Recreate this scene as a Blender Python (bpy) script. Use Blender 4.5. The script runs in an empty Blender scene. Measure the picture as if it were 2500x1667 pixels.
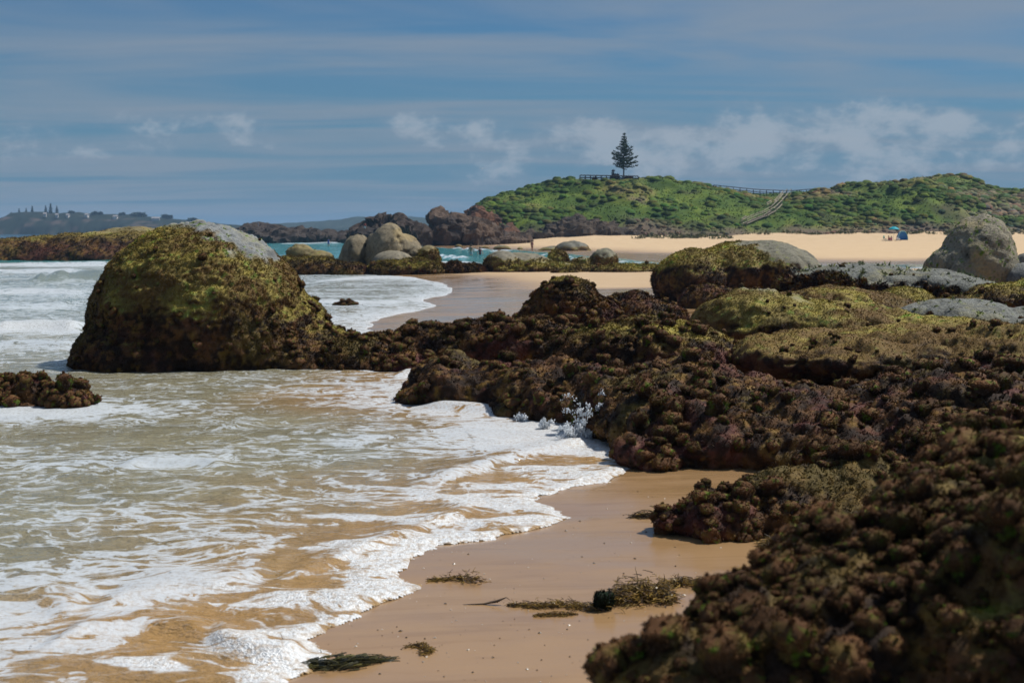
import bpy, bmesh, math, random
import numpy as np
from mathutils import Vector, Matrix

random.seed(7)
RNG = np.random.default_rng(11)
SC = bpy.context.scene
COL = SC.collection

# ------------------------------------------------------------------ camera, sky, sun, exposure
F, CX, CY, HOR = 3472.2, 1250.0, 833.5, 566.0
CAM_Z = 2.5
PITCH = math.atan((CY - HOR) / F)
cam_data = bpy.data.cameras.new('camera')
cam_data.lens = 50.0
cam_data.sensor_width = 36.0
cam_data.clip_start = 0.1
cam_data.clip_end = 20000.0
cam_data.dof.use_dof = True
cam_data.dof.focus_distance = 19.0
cam_data.dof.aperture_fstop = 3.4
cam = bpy.data.objects.new('camera', cam_data)
COL.objects.link(cam)
cam.location = (0, 0, CAM_Z)
cam.rotation_euler = (math.radians(90) - PITCH, 0, 0)
SC.camera = cam

SUN_AZ, SUN_EL = math.radians(70), math.radians(55)
sun_data = bpy.data.lights.new('sun', 'SUN')
sun_data.energy = 4.6
sun_data.angle = math.radians(0.53)
sun_data.color = (1.0, 0.955, 0.88)
sun = bpy.data.objects.new('sun', sun_data)
COL.objects.link(sun)
sdir = Vector((math.sin(SUN_AZ) * math.cos(SUN_EL), math.cos(SUN_AZ) * math.cos(SUN_EL), math.sin(SUN_EL)))
sun.rotation_euler = sdir.to_track_quat('Z', 'Y').to_euler()
sun.location = (40, 20, 60)

SC.view_settings.view_transform = 'Standard'
SC.view_settings.look = 'None'
SC.view_settings.gamma = 1.0
SC.view_settings.exposure = 0.0
SC.view_settings.use_curve_mapping = False
SC.render.engine = 'CYCLES'
SC.cycles.use_denoising = True
SC.cycles.max_bounces = 5
SC.cycles.diffuse_bounces = 2
SC.cycles.glossy_bounces = 2
SC.cycles.transmission_bounces = 3
SC.cycles.volume_bounces = 0
SC.cycles.transparent_max_bounces = 6
SC.cycles.sample_clamp_indirect = 4.0
SC.cycles.use_adaptive_sampling = True
SC.cycles.adaptive_threshold = 0.02
SC.cycles.caustics_reflective = False
SC.cycles.caustics_refractive = False


class NT:
    """small node-tree writer"""
    def __init__(self, tree):
        self.t = tree
        self.t.nodes.clear()

    def n(self, kind, ins=None, **props):
        nd = self.t.nodes.new(kind)
        for k, v in props.items():
            setattr(nd, k, v)
        for k, v in (ins or {}).items():
            self.set(nd, k, v)
        return nd

    def set(self, nd, key, v):
        sock = nd.inputs[key]
        if isinstance(v, bpy.types.NodeSocket):
            self.t.links.new(v, sock)
        elif isinstance(v, bpy.types.Node):
            self.t.links.new(v.outputs[0], sock)
        else:
            if hasattr(sock.default_value, '__len__') and len(sock.default_value) == 4 and len(v) == 3:
                v = (*v, 1.0)
            sock.default_value = v

    def math(self, op, a, b=None, c=None, clamp=False):
        nd = self.t.nodes.new('ShaderNodeMath')
        nd.operation = op
        nd.use_clamp = clamp
        for i, v in enumerate((a, b, c)):
            if v is not None:
                self.set(nd, i, v)
        return nd.outputs[0]

    def mix(self, fac, a, b, blend='MIX'):
        nd = self.t.nodes.new('ShaderNodeMix')
        nd.data_type = 'RGBA'
        nd.blend_type = blend
        nd.clamp_factor = True
        self.set(nd, 0, fac)
        self.set(nd, 6, a)
        self.set(nd, 7, b)
        return nd.outputs[2]

    def step(self, v, lo, hi):
        nd = self.t.nodes.new('ShaderNodeMapRange')
        nd.interpolation_type = 'SMOOTHSTEP'
        self.set(nd, 0, v)
        self.set(nd, 1, lo)
        self.set(nd, 2, hi)
        return nd.outputs[0]

    def noise(self, vec, scale, detail=4.0, rough=0.55, distort=0.0, **kw):
        nd = self.t.nodes.new('ShaderNodeTexNoise')
        self.set(nd, 'Vector', vec)
        nd.inputs['Scale'].default_value = scale
        nd.inputs['Detail'].default_value = detail
        nd.inputs['Roughness'].default_value = rough
        nd.inputs['Distortion'].default_value = distort
        return nd.outputs[0]

    def scale(self, vec, s, off=(0, 0, 0)):
        nd = self.t.nodes.new('ShaderNodeMapping')
        self.set(nd, 'Vector', vec)
        nd.inputs['Scale'].default_value = s
        nd.inputs['Location'].default_value = off
        return nd.outputs[0]


# world: Nishita sky with procedural high streaks and low cumulus
world = bpy.data.worlds.new('World')
SC.world = world
world.use_nodes = True
w = NT(world.node_tree)
SKY_OFF, CUM_OFF = (7.3, 2.2, 1), (4.4, 4.4, 6.1)
sky = w.n('ShaderNodeTexSky', sky_type='NISHITA', sun_disc=False)
sky.sun_elevation = SUN_EL
sky.sun_rotation = SUN_AZ
sky.altitude = 0
sky.air_density = 1.0
sky.dust_density = 0.3
sky.ozone_density = 3.0
tc = w.n('ShaderNodeTexCoord')
gen = tc.outputs['Generated']
sep = w.n('ShaderNodeSeparateXYZ', {0: gen})
zc = w.math('ADD', w.math('ABSOLUTE', sep.outputs[2]), 0.07)
px_ = w.math('DIVIDE', sep.outputs[0], zc)
py_ = w.math('DIVIDE', sep.outputs[1], zc)
plane = w.n('ShaderNodeCombineXYZ', {0: px_, 1: py_, 2: 0.0}).outputs[0]
streak = w.noise(w.scale(plane, (0.42, 1.15, 1), SKY_OFF), 1.0, 4, 0.5, 0.9)
streak2 = w.noise(w.scale(plane, (1.3, 3.4, 1), (9.1, 4.7, 2)), 1.0, 5, 0.55, 0.5)
st = w.math('ADD', w.math('MULTIPLY', streak, 0.88), w.math('MULTIPLY', streak2, 0.12))
st = w.step(st, 0.34, 0.66)
cv = w.scale(gen, (17, 17, 30), CUM_OFF)
cum = w.noise(cv, 1.0, 9, 0.60, 0.1)
cumbig = w.noise(w.scale(gen, (3.2, 3.2, 2), CUM_OFF), 1.0, 1, 0.5)
el_ = sep.outputs[2]
band = w.math('MULTIPLY', w.step(el_, 0.0, 0.060), w.math('SUBTRACT', 1.0, w.step(el_, 0.068, 0.108)))
cum = w.math('ADD', cum, w.math('MULTIPLY', w.math('SUBTRACT', cumbig, 0.5), 0.55))
cum = w.math('ADD', cum, w.math('MULTIPLY', w.math('SUBTRACT', band, 1.0), 0.34))
cum_soft = w.step(cum, 0.36, 0.60)
cum = w.step(cum, 0.48, 0.63)
tinted = w.mix(1.0, sky.outputs[0], (0.34, 0.57, 0.75), 'MULTIPLY')
low_air = w.math('MULTIPLY', w.math('SUBTRACT', 1.0, w.step(el_, 0.0, 0.16)), 0.85)
tinted = w.mix(low_air, tinted, (1.35, 2.80, 4.40))
c1 = w.mix(w.math('MULTIPLY', st, 0.74), tinted, (3.1, 3.75, 4.6))
c2 = w.mix(w.math('MULTIPLY', cum_soft, 0.40), c1, (2.9, 3.8, 4.9))
c2 = w.mix(w.math('MULTIPLY', cum, 0.66), c2, (4.8, 5.5, 6.3))
bg = w.n('ShaderNodeBackground', {'Color': c2, 'Strength': 0.08})
wo = w.n('ShaderNodeOutputWorld', {'Surface': bg.outputs[0]})

# ------------------------------------------------------------------ projection helpers (photo pixel -> place in the world)
_fw = np.array([0, math.cos(PITCH), -math.sin(PITCH)])
_up = np.array([0, math.sin(PITCH), math.cos(PITCH)])


def ray(px, py):
    return np.array([(px - CX) / F, 0, 0]) + _up * (CY - py) / F + _fw


def P(px, py, d):
    r = ray(px, py)
    return np.array([0, 0, CAM_Z]) + r * (d / r[1])


def G(px, py, z=0.0):
    r = ray(px, py)
    return np.array([0, 0, CAM_Z]) + r * ((z - CAM_Z) / r[2])


# ------------------------------------------------------------------ numpy noise
_perm = np.random.default_rng(3).permutation(256).astype(np.int32)
_perm = np.concatenate([_perm, _perm, _perm])
_g = np.random.default_rng(5).normal(size=(256, 3))
_g /= np.linalg.norm(_g, axis=1)[:, None]
_g = _g.astype(np.float32)


def pnoise(p):
    p = np.asarray(p, np.float32)
    i = np.floor(p).astype(np.int32)
    f = p - i
    i &= 255
    u = f * f * f * (f * (f * 6 - 15) + 10)
    out = np.zeros(len(p), np.float32)
    for dx in (0, 1):
        wx = u[:, 0] if dx else 1 - u[:, 0]
        ax = _perm[i[:, 0] + dx]
        for dy in (0, 1):
            wy = u[:, 1] if dy else 1 - u[:, 1]
            ay = _perm[ax + i[:, 1] + dy]
            for dz in (0, 1):
                wz = u[:, 2] if dz else 1 - u[:, 2]
                g = _g[_perm[ay + i[:, 2] + dz]]
                out += wx * wy * wz * (g[:, 0] * (f[:, 0] - dx) + g[:, 1] * (f[:, 1] - dy) + g[:, 2] * (f[:, 2] - dz))
    return out * 1.5


def fbm(p, octv=4, gain=0.5, ridged=False):
    p = np.asarray(p, np.float32)
    a, s, tot = 1.0, np.zeros(len(p), np.float32), 0
    for k in range(octv):
        n = pnoise(p + 17.3 * k)
        s += a * ((1 - 2 * np.abs(n)) if ridged else n)
        tot += a
        a *= gain
        p = p * 2.03
    return s / tot


def sstep(x, a, b):
    t = np.clip((x - a) / (b - a), 0, 1)
    return t * t * (3 - 2 * t)


def cells(p, seed=0.0):
    """F1 distance of a jittered grid"""
    p = np.asarray(p, np.float32)
    b = np.floor(p).astype(np.int32)
    best = np.full(len(p), 9.0, np.float32)
    for dx in (-1, 0, 1):
        for dy in (-1, 0, 1):
            for dz in (-1, 0, 1):
                c = b + np.array([dx, dy, dz])
                h = _perm[_perm[_perm[c[:, 0] & 255] + (c[:, 1] & 255)] + (c[:, 2] & 255)]
                j = _g[h] * 0.45 + 0.5
                dd = ((c + j - p) ** 2).sum(1)
                best = np.minimum(best, dd)
    return np.sqrt(best)


# ------------------------------------------------------------------ object helpers
def link(name, data, parent=None):
    o = bpy.data.objects.new(name, data)
    COL.objects.link(o)
    if parent is not None:
        o.parent = parent
    return o


def tag(o, label=None, cat=None, group=None, kind=None):
    if label:
        o['label'] = label
    if cat:
        o['category'] = cat
    if group:
        o['group'] = group
    if kind:
        o['kind'] = kind
    return o


def mesh(name, V, Fc, mat=None, col=None, attrs=None, smooth=True):
    V = np.asarray(V, np.float32)
    Fc = np.asarray(Fc, np.int32)
    me = bpy.data.meshes.new(name)
    me.vertices.add(len(V))
    me.vertices.foreach_set('co', V.ravel())
    k = Fc.shape[1]
    me.loops.add(Fc.size)
    me.loops.foreach_set('vertex_index', Fc.ravel())
    me.polygons.add(len(Fc))
    me.polygons.foreach_set('loop_start', np.arange(len(Fc), dtype=np.int32) * k)
    me.polygons.foreach_set('use_smooth', np.full(len(Fc), smooth, dtype=bool))
    me.update(calc_edges=True)
    if col is not None:
        a = me.color_attributes.new('Col', 'FLOAT_COLOR', 'POINT')
        rgba = np.ones((len(V), 4), np.float32)
        rgba[:, :3] = col
        a.data.foreach_set('color', rgba.ravel())
    for nme, arr in (attrs or {}).items():
        a = me.attributes.new(nme, 'FLOAT', 'POINT')
        a.data.foreach_set('value', np.asarray(arr, np.float32))
    if mat is not None:
        me.materials.append(mat)
    return me


def empty(name, loc):
    o = bpy.data.objects.new(name, None)
    COL.objects.link(o)
    o.location = loc
    o.empty_display_size = 0.2
    return o


def bm_mesh(name, bm, mat, smooth=False):
    me = bpy.data.meshes.new(name)
    bm.to_mesh(me)
    bm.free()
    if mat:
        me.materials.append(mat)
    if smooth:
        for p in me.polygons:
            p.use_smooth = True
    return me


def add_bar(bm, a, b, r, seg=6, r2=None):
    a, b = Vector(a), Vector(b)
    d = b - a
    m = Matrix.Translation((a + b) / 2) @ d.to_track_quat('Z', 'Y').to_matrix().to_4x4()
    bmesh.ops.create_cone(bm, cap_ends=True, segments=seg, radius1=r, radius2=r if r2 is None else r2, depth=d.length, matrix=m)


def add_box(bm, c, s, rz=0.0):
    m = Matrix.Translation(c) @ Matrix.Rotation(rz, 4, 'Z') @ Matrix.Diagonal((s[0], s[1], s[2], 1))
    bmesh.ops.create_cube(bm, size=1.0, matrix=m)


# ------------------------------------------------------------------ materials
def new_mat(name):
    m = bpy.data.materials.new(name)
    m.use_nodes = True
    return m, NT(m.node_tree)


def finish(t, bsdf):
    t.n('ShaderNodeOutputMaterial', {'Surface': bsdf.outputs[0]})


def plain(name, color, rough=0.7, var=0.15, scale=8.0, spec=0.3):
    m, t = new_mat(name)
    tcn = t.n('ShaderNodeTexCoord')
    nz = t.noise(tcn.outputs['Object'], scale, 4)
    c = t.mix(nz, tuple(x * (1 - var) for x in color), tuple(min(1, x * (1 + var)) for x in color))
    b = t.n('ShaderNodeBsdfPrincipled', {'Base Color': c, 'Roughness': rough, 'Specular IOR Level': spec})
    finish(t, b)
    return m


def colmat(name, rough=0.6, spec=0.35, fine=28.0, amp=0.5, bump=0.5, bdist=0.02, randomise=0.0, rvar=0.25):
    """base colour from the painted-on growth colours (Col), broken by fine grain"""
    m, t = new_mat(name)
    tcn = t.n('ShaderNodeTexCoord')
    at = t.n('ShaderNodeAttribute', attribute_name='Col')
    nz = t.noise(tcn.outputs['Object'], fine, 5, 0.65)
    f = t.math('ADD', 1 - amp, t.math('MULTIPLY', nz, 2 * amp))
    if randomise:
        oi = t.n('ShaderNodeObjectInfo')
        f = t.math('MULTIPLY', f, t.math('ADD', 1 - randomise, t.math('MULTIPLY', oi.outputs['Random'], 2 * randomise)))
    fc = t.n('ShaderNodeCombineColor', {0: f, 1: f, 2: f})
    c = t.mix(1.0, at.outputs['Color'], fc.outputs[0], 'MULTIPLY')
    n2 = t.noise(tcn.outputs['Object'], fine * 0.4, 3)
    r = t.math('ADD', rough - rvar, t.math('MULTIPLY', n2, 2 * rvar), clamp=True)
    b = t.n('ShaderNodeBsdfPrincipled', {'Base Color': c, 'Roughness': r, 'Specular IOR Level': spec})
    if bump:
        bp = t.n('ShaderNodeBump', {'Height': nz, 'Strength': bump, 'Distance': bdist})
        t.set(b, 'Normal', bp.outputs[0])
    finish(t, b)
    return m


M_ROCK = colmat('wet_weedy_rock', 0.65, 0.14, 30, 0.55, 0.7, 0.03)
M_GRANITE = colmat('granite', 0.8, 0.2, 16, 0.6, 1.0, 0.07)
M_CRAG = colmat('craggy_far_rock', 0.85, 0.15, 1.6, 0.45, 0.8, 0.25)
M_TURF = colmat('algae_turf', 0.7, 0.10, 12, 0.3, 0)
M_SQUIRT = colmat('sea_squirt_tunic', 0.7, 0.12, 6.0, 0.6, 0.8, 0.012, randomise=0.4)
M_SCRUB = colmat('coastal_scrub', 0.85, 0.1, 0.6, 0.35, 0.4, 0.3)
M_LEAF = colmat('scrub_leaves', 0.75, 0.2, 0.5, 0.3, 0)
M_FARLAND = colmat('far_headland', 0.9, 0.1, 0.05, 0.3, 0)
M_WEED = colmat('wet_seaweed', 0.35, 0.5, 60, 0.4, 0.3, 0.004)
M_TIMBER = plain('weathered_timber', (0.36, 0.31, 0.235), 0.8)
M_DARKTIMBER = plain('dark_timber', (0.035, 0.030, 0.028), 0.8)
M_TRUNK = plain('pine_bark', (0.05, 0.04, 0.033), 0.9)
M_NEEDLE = plain('pine_needles', (0.028, 0.052, 0.022), 0.7, 0.4, 3.0)
M_SKIN = plain('skin', (0.42, 0.24, 0.16), 0.6)
M_HAIR = plain('dark_hair', (0.03, 0.02, 0.015), 0.7)
M_MAROON = plain('maroon_cloth', (0.12, 0.03, 0.045), 0.8)
M_BLUECLOTH = plain('blue_cloth', (0.02, 0.07, 0.35), 0.8)
M_GREYCLOTH = plain('grey_cloth', (0.45, 0.46, 0.48), 0.8)
M_REDCLOTH = plain('red_cloth', (0.50, 0.06, 0.06), 0.8)
M_WHITECLOTH = plain('white_cloth', (0.75, 0.74, 0.72), 0.8)
M_PINKCLOTH = plain('pink_cloth', (0.45, 0.22, 0.27), 0.8)
M_TEAL = plain('teal_canopy', (0.005, 0.36, 0.45), 0.6, 0.1)
M_TENT = plain('blue_tent', (0.06, 0.26, 0.68), 0.6, 0.2, 1.5)
M_TENTDARK = plain('navy_tent_lining', (0.012, 0.03, 0.08), 0.8)
M_TENTEDGE = plain('pale_green_piping', (0.35, 0.6, 0.45), 0.7)
M_METAL = plain('pale_pole', (0.6, 0.6, 0.6), 0.4)
M_HOUSEWALL = plain('white_house_wall', (0.55, 0.53, 0.50), 0.8)
M_HOUSEROOF = plain('grey_house_roof', (0.28, 0.26, 0.26), 0.8)
M_WINDOW = plain('dark_window', (0.02, 0.025, 0.03), 0.2)


# ------------------------------------------------------------------ the shore: where sand stands out of the water
NEAR_PX = [(560, 1900), (660, 1720), (700, 1661), (786, 1632), (800, 1605), (757, 1563), (786, 1542), (799, 1525), (854, 1508), (922, 1483), (970, 1462),
           (1000, 1446), (1022, 1428), (985, 1418), (975, 1400), (1000, 1373), (1029, 1347), (1066, 1329), (1204, 1316), (1340, 1282), (1391, 1263),
           (1329, 1241), (1300, 1222), (1369, 1194), (1486, 1176), (1530, 1141), (1500, 1085), (1440, 1040), (1250, 1005), (1010, 985),
           (1060, 930), (1060, 895), (1000, 850), (930, 812), (890, 800), (880, 788), (960, 770), (1022, 758), (1057, 745), (1035, 731), (1075, 722), (1106, 709),
           (1098, 697), (1070, 688), (1024, 679), (960, 675), (913, 671), (1000, 662), (1080, 655), (1200, 648), (1400, 650), (1600, 652), (1900, 656),
           (2250, 656), (3200, 660), (6000, 700), (7000, 1900)]
FAR_PX = [(960, 596), (1040, 602), (1110, 607), (1200, 612), (1300, 614), (1400, 621), (1500, 630), (1600, 640), (1800, 645), (2010, 647),
          (2250, 646), (2500, 645), (3500, 650), (5500, 655)]
NEAR = np.array([G(*p)[:2] for p in NEAR_PX])
FAR = np.array([G(*p)[:2] for p in FAR_PX] + [(900, 400), (900, 1500), (60, 1500), (0, 700), (-14, 420)])


def poly_sd(xy, poly):
    """signed distance, positive inside"""
    x, y = xy[:, 0], xy[:, 1]
    d2 = np.full(len(xy), 1e18)
    ins = np.zeros(len(xy), bool)
    n = len(poly)
    for i in range(n):
        ax, ay = poly[i]
        bx, by = poly[(i + 1) % n]
        ex, ey = bx - ax, by - ay
        t = np.clip(((x - ax) * ex + (y - ay) * ey) / (ex * ex + ey * ey), 0, 1)
        d2 = np.minimum(d2, (x - ax - t * ex) ** 2 + (y - ay - t * ey) ** 2)
        c = (ay > y) != (by > y)
        if ay != by:
            ins ^= c & (x < ex * (y - ay) / (by - ay) + ax)
    d = np.sqrt(d2)
    return np.where(ins, d, -d)


def shore_sd(xy):
    xy = np.asarray(xy, np.float64)
    p3 = np.column_stack([xy, np.zeros(len(xy))])
    far = sstep(xy[:, 1], 25, 38)
    jag = (1 - far) * 0.09 * fbm(p3 * 1.6, 3) + far * 0.7 * fbm(p3 * [0.30, 0.22, 1], 3)
    return poly_sd(xy, NEAR) + jag, poly_sd(xy, FAR) + 1.5 * fbm(p3 * 0.08, 3)


def sand_z(xy):
    xy = np.asarray(xy, np.float64)
    sn, sf = shore_sd(xy)
    p3 = np.column_stack([xy, np.zeros(len(xy))])
    zn = np.where(sn > 0, 0.30 * (1 - np.exp(-np.maximum(sn, 0) * 0.11)), np.maximum(sn * 0.10, -1.6))
    dune = sstep(xy[:, 1] + 5 * fbm(p3 / 30, 2), 250, 290) * (1.7 + 0.8 * fbm(p3 / 9, 3))
    zf = np.where(sf > 0, 0.0075 * np.minimum(sf, 180) + dune * sstep(sf, 5, 40), np.maximum(sf * 0.05, -1.6))
    z = np.maximum(zn, zf)
    z = z + 0.012 * fbm(p3 * [0.7, 1.3, 1], 3) * sstep(sn, 0.2, 2)
    return z


def ground_hit(px, py, zoff=0.0):
    r = ray(px, py)
    lo, hi = (5.0, 30.0) if py > 850 else (30.0, 420.0)
    for it in range(2):
        ts = np.linspace(lo, hi, 160)
        pts = np.array([0, 0, CAM_Z]) + ts[:, None] * r
        z = np.maximum(sand_z(pts[:, :2]), 0) + zoff
        hit = pts[:, 2] <= z
        if not hit.any():
            return None
        k = max(1, int(np.argmax(hit)))
        lo, hi = ts[k - 1], ts[k]
    return pts[k]


def fan(rows_y, ncol, u_half):
    """grid that widens with distance, apex behind the viewpoint"""
    u = np.linspace(-u_half, u_half, ncol)
    Y = np.repeat(rows_y, ncol)
    X = np.tile(u, len(rows_y)) * (Y + 9.0)
    nr = len(rows_y)
    idx = np.arange(nr * ncol).reshape(nr, ncol)
    q = np.stack([idx[:-1, :-1], idx[:-1, 1:], idx[1:, 1:], idx[1:, :-1]], -1).reshape(-1, 4)
    return np.column_stack([X, Y]), q


# sand ---------------------------------------------------------------
def sand_material():
    m, t = new_mat('beach_sand')
    tcn = t.n('ShaderNodeTexCoord')
    ob = tcn.outputs['Object']
    wet = t.n('ShaderNodeAttribute', attribute_name='wet').outputs['Fac']
    big = t.noise(t.scale(ob, (0.35, 1.3, 1)), 1.0, 5, 0.55, 0.5)
    grain = t.noise(ob, 160.0, 3, 0.7)
    mid = t.noise(ob, 3.0, 5, 0.6)
    foot = t.noise(t.scale(ob, (0.5, 0.2, 1)), 1.2, 6, 0.7)
    cwet = t.mix(big, (0.35, 0.205, 0.09), (0.46, 0.29, 0.145))
    run = t.noise(t.scale(ob, (0.5, 3.2, 1), (2, 5, 0)), 1.3, 6, 0.62, 0.8)
    cwet = t.mix(t.math('MULTIPLY', t.step(run, 0.50, 0.66), 0.35), cwet, (0.26, 0.14, 0.05))
    cwet = t.mix(t.math('MULTIPLY', grain, 0.40), cwet, (0.18, 0.11, 0.06))
    cdry = t.mix(foot, (0.50, 0.355, 0.215), (0.665, 0.51, 0.335))
    c = t.mix(wet, cdry, cwet)
    film = t.step(t.math('ADD', big, t.math('MULTIPLY', mid, 0.25)), 0.50, 0.72)
    rwet = t.math('ADD', 0.05, t.math('MULTIPLY', film, 0.20))
    r = t.math('ADD', t.math('MULTIPLY', wet, rwet), t.math('MULTIPLY', t.math('SUBTRACT', 1.0, wet), 0.9), clamp=True)
    rip = t.noise(t.scale(ob, (2.2, 7.0, 1)), 1.0, 4, 0.6)
    hgt = t.math('ADD', t.math('MULTIPLY', rip, 0.7), t.math('MULTIPLY', grain, 0.12))
    bp = t.n('ShaderNodeBump', {'Height': hgt, 'Strength': 0.12, 'Distance': 0.02})
    b = t.n('ShaderNodeBsdfPrincipled', {'Base Color': c, 'Roughness': r, 'Specular IOR Level': t.math('MULTIPLY', wet, 0.5), 'Normal': bp.outputs[0]})
    finish(t, b)
    return m


ys = np.concatenate([np.linspace(-6, 4, 12), 8680 / (np.linspace(1900, 600, 250) - HOR), np.geomspace(258, 6000, 110)])
ys = np.unique(np.clip(ys, -6, 6000))
xy, q = fan(ys, 180, 0.8)
z = sand_z(xy)
sn, sf = shore_sd(xy)
wet = np.where(sn > -2, 1.0, 1 - sstep(sf + 6 * fbm(np.column_stack([xy / 12, xy[:, :1] * 0]), 3), 6, 22))
wet = np.where((sn > -2) & (xy[:, 1] > 60), 1 - 0.75 * sstep(z, 0.05, 0.16), wet)
sand = link('sand', mesh('sand', np.column_stack([xy, z]), q, sand_material(), attrs={'wet': wet}))
tag(sand, 'wet and dry golden beach sand running under the rocks', kind='structure')


# water --------------------------------------------------------------
def water_material():
    m, t = new_mat('surf_water')
    tcn = t.n('ShaderNodeTexCoord')
    ob = tcn.outputs['Object']
    wc = t.n('ShaderNodeAttribute', attribute_name='Col').outputs['Color']
    fo = t.n('ShaderNodeAttribute', attribute_name='foam').outputs['Fac']
    fr = t.n('ShaderNodeAttribute', attribute_name='froth').outputs['Fac']
    warp = t.n('ShaderNodeTexNoise', {'Vector': ob, 'Scale': 0.9, 'Detail': 2.0})
    wv = t.n('ShaderNodeVectorMath', {0: warp.outputs['Color'], 1: (0.5, 0.5, 0.5)}, operation='SUBTRACT')
    wv2 = t.n('ShaderNodeVectorMath', {0: wv.outputs[0], 'Scale': 1.3}, operation='SCALE')
    vec = t.n('ShaderNodeVectorMath', {0: ob, 1: wv2.outputs[0]}, operation='ADD').outputs[0]
    sv = t.scale(vec, (0.55, 1.0, 1.0))
    n1 = t.noise(sv, 2.1, 8, 0.58, 0.6)
    n2 = t.noise(t.scale(vec, (0.5, 1.0, 1.0), (4, 7, 0)), 6.0, 6, 0.58, 0.6)
    fine = t.noise(vec, 14.0, 5, 0.7)
    r1 = t.math('SUBTRACT', 1.0, t.math('MULTIPLY', t.math('ABSOLUTE', t.math('SUBTRACT', n1, 0.5)), 5.0), clamp=True)
    r2 = t.math('SUBTRACT', 1.0, t.math('MULTIPLY', t.math('ABSOLUTE', t.math('SUBTRACT', n2, 0.5)), 5.0), clamp=True)
    lace = t.math('ADD', t.math('MULTIPLY', r1, 0.48), t.math('MULTIPLY', r2, 0.37))
    lace = t.math('ADD', lace, t.math('MULTIPLY', fine, 0.25))
    th = t.math('SUBTRACT', 1.325, fo)
    fac = t.step(t.math('SUBTRACT', lace, th), -0.05, 0.15)
    hole = t.step(t.noise(ob, 24.0, 3, 0.6), 0.36, 0.56)
    hdeep = t.math('ADD', 0.25, t.math('MULTIPLY', fr, 0.30))
    fac = t.math('MULTIPLY', fac, t.math('SUBTRACT', 1.0, t.math('MULTIPLY', t.math('SUBTRACT', 1.0, hole), hdeep)))
    # small-scale relief of open water
    wn = t.noise(t.scale(ob, (1.0, 2.2, 1)), 2.6, 5, 0.6)
    wn2 = t.noise(t.scale(ob, (1.0, 1.8, 1), (3, 1, 0)), 9.0, 4, 0.6)
    wbump = t.n('ShaderNodeBump', {'Height': t.math('ADD', wn, t.math('MULTIPLY', wn2, 0.35)), 'Strength': 1.0, 'Distance': 0.10})
    vor = t.n('ShaderNodeTexVoronoi', {'Vector': ob, 'Scale': 55.0}, feature='F1')
    vor2 = t.n('ShaderNodeTexVoronoi', {'Vector': ob, 'Scale': 130.0}, feature='F1')
    hb = t.math('ADD', vor.outputs[0], t.math('MULTIPLY', vor2.outputs[0], 0.5))
    fbump = t.n('ShaderNodeBump', {'Height': t.math('ADD', t.math('MULTIPLY', hb, fr), t.math('MULTIPLY', fine, 0.8)), 'Strength': 0.7, 'Distance': 0.013})
    water = t.n('ShaderNodeBsdfPrincipled', {'Base Color': wc, 'Roughness': 0.06, 'IOR': 1.33, 'Normal': wbump.outputs[0]})
    foamc = t.mix(fr, (0.58, 0.64, 0.70), (0.84, 0.86, 0.87))
    foam = t.n('ShaderNodeBsdfPrincipled', {'Base Color': foamc, 'Roughness': t.math('SUBTRACT', 0.55, t.math('MULTIPLY', fr, 0.33)), 'Specular IOR Level': 0.6, 'Normal': fbump.outputs[0]})
    mx = t.n('ShaderNodeMixShader', {0: t.math('MULTIPLY', fac, t.math('ADD', 0.76, t.math('MULTIPLY', fr, 0.20))), 1: water.outputs[0], 2: foam.outputs[0]})
    t.n('ShaderNodeOutputMaterial', {'Surface': mx.outputs[0]})
    return m


M_WATER = water_material()

# breaking ridges: (pixel ends, height m, width m front, foam)
RIDGES = [((265, 1150), (430, 1138), (570, 1150), 0.07, 0.30, 0.5), ((-160, 652), (100, 650), (330, 650), 0.35, 2.5, 0.95), ((-100, 668), (60, 664), (200, 668), 0.2, 2.0, 0.6), ((-100, 720), (80, 716), (230, 722), 0.16, 1.6, 0.55),
          ((30, 690), (190, 682), (290, 686), 0.50, 1.7, 0.15), ((-60, 812), (80, 806), (215, 812), 0.25, 1.1, 0.9), ((-60, 850), (60, 846), (190, 852), 0.10, 0.9, 0.45),
          ((-40, 760), (60, 752), (180, 748), 0.15, 1.5, 0.45), ((960, 925), (1020, 915), (1090, 920), 0.10, 0.5, 0.9),
          ((1010, 1000), (1180, 1012), (1400, 1040), 0.13, 0.4, 0.42), ((760, 690), (900, 680), (1030, 684), 0.08, 2.0, 0.8),
          ((760, 735), (860, 742), (1010, 738), 0.06, 1.5, 0.6), ((30, 582), (200, 582), (420, 584), 0.5, 8.0, 0.95), ((-200, 590), (20, 589), (180, 590), 0.4, 6.0, 0.8),
          ((660, 597), (760, 597), (850, 597), 0.45, 5.0, 0.95), ((1030, 618), (1100, 628), (1160, 634), 0.35, 3.0, 0.95),
          ((1090, 604), (1200, 612), (1300, 616), 0.3, 4.0, 0.95), ((1310, 622), (1400, 628), (1450, 640), 0.3, 3.0, 0.95), ((1360, 632), (1500, 640), (1600, 646), 0.2, 2.5, 0.8),
          ((1040, 598), (1090, 600), (1130, 603), 0.3, 4.0, 0.8), ((960, 640), (1090, 644), (1190, 643), 0.2, 2.5, 0.8), ((100, 1590), (300, 1550), (520, 1575), 0.075, 0.28, 0.42), ((500, 1560), (620, 1600), (760, 1600), 0.07, 0.25, 0.42),
          ((200, 1500), (420, 1440), (700, 1400), 0.05, 0.4, 0.40), ((640, 1440), (900, 1330), (1180, 1240), 0.05, 0.4, 0.42), ((-100, 1480), (60, 1470), (220, 1500), 0.06, 0.4, 0.38),
          ((1000, 1190), (1250, 1130), (1450, 1080), 0.07, 0.5, 0.5)]


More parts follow.
